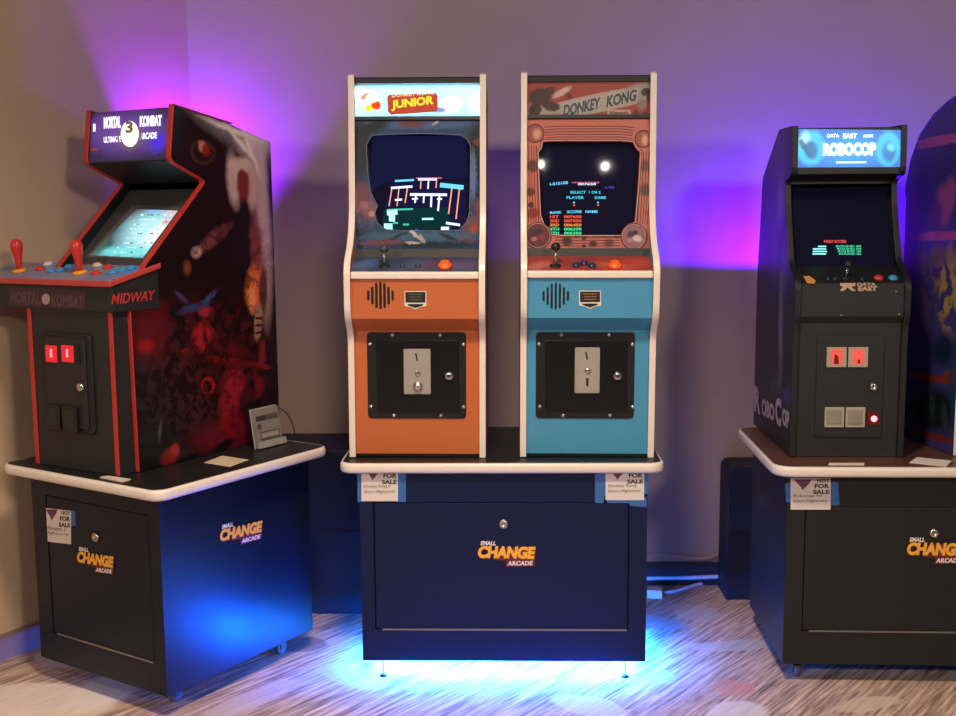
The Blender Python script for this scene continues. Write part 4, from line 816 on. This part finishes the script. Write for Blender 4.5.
MB().prism([(-.075, 1.115), (-.085, 1.195), (.05, 1.235), (.05, 1.115)], .016, .384).build('control_box', BLACKM, tk)
MB().prism([(.06, 1.24), (.13, 1.52), (.15, 1.52), (.08, 1.24)], .016, .384).build('screen', GLASS, tk)
MB().box(.016, .384, -.02, .02, 1.55, 1.70).build('marquee', mat('blue_marquee', (.05, .08, .3), .4), tk)

# ------------------------------------------------------------------ plain dark blocks behind the pedestals
def dark_block(label, x0, x1, y0, y1, h, r):
    fr = Frame(0, 0, 0); t = thing('plain_block', label, 'box', fr); Sx = front(fr, y1)
    o = [(x0, 0), (x1, 0)]+[(x1, h), (x0+r, h)]+[(x0+r-r*math.sin(a*math.pi/10), h-r+r*math.cos(a*math.pi/10)) for a in range(1, 5)]+[(x0, h-r)]
    MB().slab(Sx, o, 0, y1-y0).build('body', mat('dull_navy_block', (.006, .007, .016), .6), t, bevel=.004)
    MB().box(x0+.01, x1-.01, y0-.004, y0+.01, h*.5, h*.5+.004).build('mid_strip', BLACKM, t)
dark_block('plain dark block against the wall between the left and centre pedestals', -.86, -.47, 3.811, 4.11, 0.595, .015)
dark_block('dark round-cornered block between the right pedestal and the back wall', 0.785, 1.30, 3.967, 4.12, 0.500, .03)

# ------------------------------------------------------------------ signs taped to the pedestals
def sign(label, fr, S, x0, y0, x1, y1, tapes, tilt=0, lines=('Junkie King Jr', 'Shirt Helpband'), heart=True):
    t = thing('paper_sign', label, 'sign', fr, group=None)
    tb = MB()
    for q in tapes: tb.slab(S, S.pts(q), .0004, .0010)
    tb.build('tape', TAPE, t, label='blue masking tape')
    mb = MB(); q = [(x0, y0), (x1, y0+tilt), (x1, y1+tilt), (x0, y1)]
    mb.slab(S, S.pts(q), .0012, .0018); pp = mb.build('paper', PAPER, t)
    w_ = x1-x0; h_ = y1-y0; X = lambda f: x0+w_*f; Y = lambda f, g=0: y0+h_*f+tilt*g
    ink = MB(); H = .0022
    text(ink, S, 'NOT', (X(.66), Y(.14, .7)), (X(.97), Y(.14, 1)), h_*.12, H, 0, bold=.03)
    text(ink, S, 'FOR', (X(.60), Y(.32, .7)), (X(.97), Y(.32, 1)), h_*.14, H, 0, bold=.04)
    text(ink, S, 'SALE', (X(.56), Y(.50, .7)), (X(.97), Y(.50, 1)), h_*.13, H, 0, bold=.04)
    text(ink, S, lines[0], (X(.06), Y(.64)), (X(.80), Y(.62, 1)), h_*.12, H, 0, bold=-.0, shear=.15)
    text(ink, S, lines[1], (X(.06), Y(.80)), (X(.90), Y(.78, 1)), h_*.12, H, 0, bold=-.0, shear=.15)
    ink.build('lettering', INK, pp)
    em = MB(); poly(em, S, [(X(.08), Y(.05)), (X(.52), Y(.05)), (X(.46), Y(.18)), (X(.30), Y(.38)), (X(.24), Y(.26))], H, 0); em.build('printed_emblem', PURINK, pp)
    return t
SF = front(FC, 0)
sign('NOT FOR SALE paper taped below the orange machine', FC, SF, 361.5, 467, 398, 501, [[(357.5, 469), (364, 469), (364, 502), (357.5, 502)], [(396, 466), (406, 466), (406, 502), (396, 502)]], lines=('Donkey Kong Jr', 'Short Highscore'))
sign('NOT FOR SALE paper taped below the blue machine', FC, SF, 605.5, 467, 644, 500, [[(595, 467), (607, 467), (607, 503), (595, 503)], [(604, 497), (646.5, 497), (646.5, 507), (630, 506), (629, 503), (604, 503)], [(642, 467), (647.5, 467), (647.5, 494), (642, 494)]], lines=('Donkey Kong', 'Short Highscore'))
sign('tilted NOT FOR SALE paper on the left pedestal door', FL, Surf(FL, (0, .002, 0), (1, 0, 0), (0, 0, 1)), 44, 507.5, 71.5, 541, [[(69, 510), (75.5, 511), (76, 526), (70, 525)]], tilt=3.2, lines=('Ultimate 3', 'Highscore'))
sign('NOT FOR SALE paper taped on the right pedestal', FR, front(FR, 0), 790.5, 478, 830.5, 509.5, [[(785, 483), (793, 483), (793, 502), (786, 502)], [(828, 482), (838, 482), (839.5, 505), (829, 505)]], lines=('Robocop Mr', 'Short Highscore'))

# ------------------------------------------------------------------ things lying on the tops
TL = topsurf(FL, ZT+.0005)
def sheet(name, label, fr, S, pxs, m=PAPER, h=.0012, cat='paper'):
    t = MB(); P = S.pts(pxs); o = t.slab(S, P, .0002, h)
    ob = t.build(name, m); ob.location = fr.o; ob.rotation_euler = (0, 0, fr.yaw); return tag(ob, label, cat)
sheet('paper_card', 'cream paper card lying on the left pedestal beside the painted machine', FL, TL, [(204, 463), (222, 456), (249, 460), (230, 467)], mat('cream_card', (.62, .50, .36), .7))
TR = topsurf(FR, ZT+.0005)
o = sheet('paper_label', 'narrow white label strip at the front of the brown top', FR, TR, [(828, 465.5), (864, 465.5), (864.5, 463.2), (829.5, 463.2)], PAPER, cat='label')
sheet('paper_card', 'white card at the right front of the brown top', FR, TR, [(909, 463), (946, 467), (952, 461), (917, 457.5)])
mb = MB(); 

o = MB().slab(TL, TL.pts([(100, 478), (122, 482.5), (131, 480), (108, 476.5)]), .0, .003).build('plastic_shim', WHITEP); o.location = FL.o; o.rotation_euler = (0, 0, FL.yaw); tag(o, 'thin white plastic shim by the front corner of the red-edged machine', 'shim')
# leaflet holder with a booklet beside the painted machine
th_ = thing('leaflet_holder', 'clear leaflet holder standing beside the painted machine on the left pedestal', 'holder', FL)
c0 = TL.px(256, 449.5); c1 = TL.px(281, 443)
ux = Vector((c1[0]-c0[0], c1[1]-c0[1], 0)); wl = ux.length; ux.normalize(); uz = Vector((-ux.y, ux.x, 0))
Hs = Surf(FL, (c0[0], c0[1], ZT+.001), ux, (uz*.15+Vector((0, 0, 1))))
pl = mat('clear_acrylic', (.75, .75, .75), .15); 
nt = pl.node_tree; nt.nodes['Principled BSDF'].inputs['Alpha'].default_value = .35
MB().rect(Hs, -.002, 0, wl+.002, .126, -.004, -.002).build('holder_back', pl, th_)
MB().rect(Hs, -.002, 0, wl+.004, .020, .012, .022).build('holder_lip', mat('frosted_acrylic', (.35, .34, .33), .3), th_, bevel=.001)
tb = thing('booklet', 'grey printed booklet in the clear holder on the left pedestal', 'booklet', FL)
MB().rect(Hs, .001, .002, wl-.002, .122, -.0015, .010).build('cover', mat('grey_booklet', (.24, .21, .20), .6), tb)
q = Hs; mb = MB(); mb.rect(q, .008, .085, wl-.008, .102, .0102, .0108, 1)
for k in range(5): mb.rect(q, .010+k*.008, .087, .015+k*.008, .100, .011, .0114, 0)
mb.rect(q, .018, .022, wl-.010, .050, .0102, .0108, 1); mb.rect(q, .022, .030, wl-.014, .046, .011, .0114, 2); mb.disc(q, .018, .068, .010, .0102, .0108, 1)
mb.build('cover_print', [INK, mat('mid_grey_print', (.08, .075, .075), .6), mat('pale_print', (.3, .28, .26), .6)], tb)
def cord(name, label, P, r, m, cat='cable'): return tag(MB().tube(P, r).build(name, m), label, cat)
# cord hanging behind the painted machine
TM = topsurf(FM, ZT+.001); c0 = TM.px(289, 440)
MB().tube([TM.at(c0[0], c0[1]+.03, .002), TM.at(c0[0]-.004, c0[1]+.032, .03), TM.at(c0[0]-.012, c0[1]+.028, .06), TM.at(c0[0]-.024, c0[1]+.02, .085), TM.at(c0[0]-.05, c0[1]+.015, .10)], .002).build('power_cord', BLACKM, tm)
# ------------------------------------------------------------------ floor cables by the back wall
Fz = topsurf(Frame(0, 0, 0), .0)
W0 = Surf(Frame(0, 0, 0), (0, WY-.015, 0), (1, 0, 0), (0, 0, 1))
def wall_pts(L): return [W0.at(*W0.px(*p)) for p in L]
cord('wire', 'thin orange wire looping along the back wall', wall_pts([(644, 556), (655, 554), (670, 555), (690, 558), (705, 558), (718, 554), (731, 548)]), .0030, mat('orange_wire', (.80, .42, .20), .6))
cord('white_cable', 'straight white cable along the foot of the back wall', wall_pts([(640, 578.5), (680, 578), (712, 577), (738, 576)]), .0075, mat('white_cable_skin', (.62, .58, .62), .5))
cord('adapter_cable', 'grey-white cable running from the power adapter to the right', [Fz.at(*Fz.px(*p), .006) for p in ((664, 594), (675, 593), (690, 588), (710, 583), (730, 580), (745, 578))], .0065, mat('white_cable_skin', None))
u, v = Fz.px(655, 599)
tp = thing('power_adapter', 'white power adapter on the carpet right of the centre pedestal', 'adapter', Frame(u, v, -.15))
MB().box(-.030, .026, -.0, .05, .0, .032).build('body', mat('white_cable_skin', None), tp, bevel=.004)
MB().box(-.037, -.030, .005, .045, .004, .028).build('socket_end', BLACKM, tp)
for k in (-1, 1): MB().box(-.034, -.0305, .012+.008*(k+1), .018+.008*(k+1), .010, .020).build('prong', STEEL, tp)
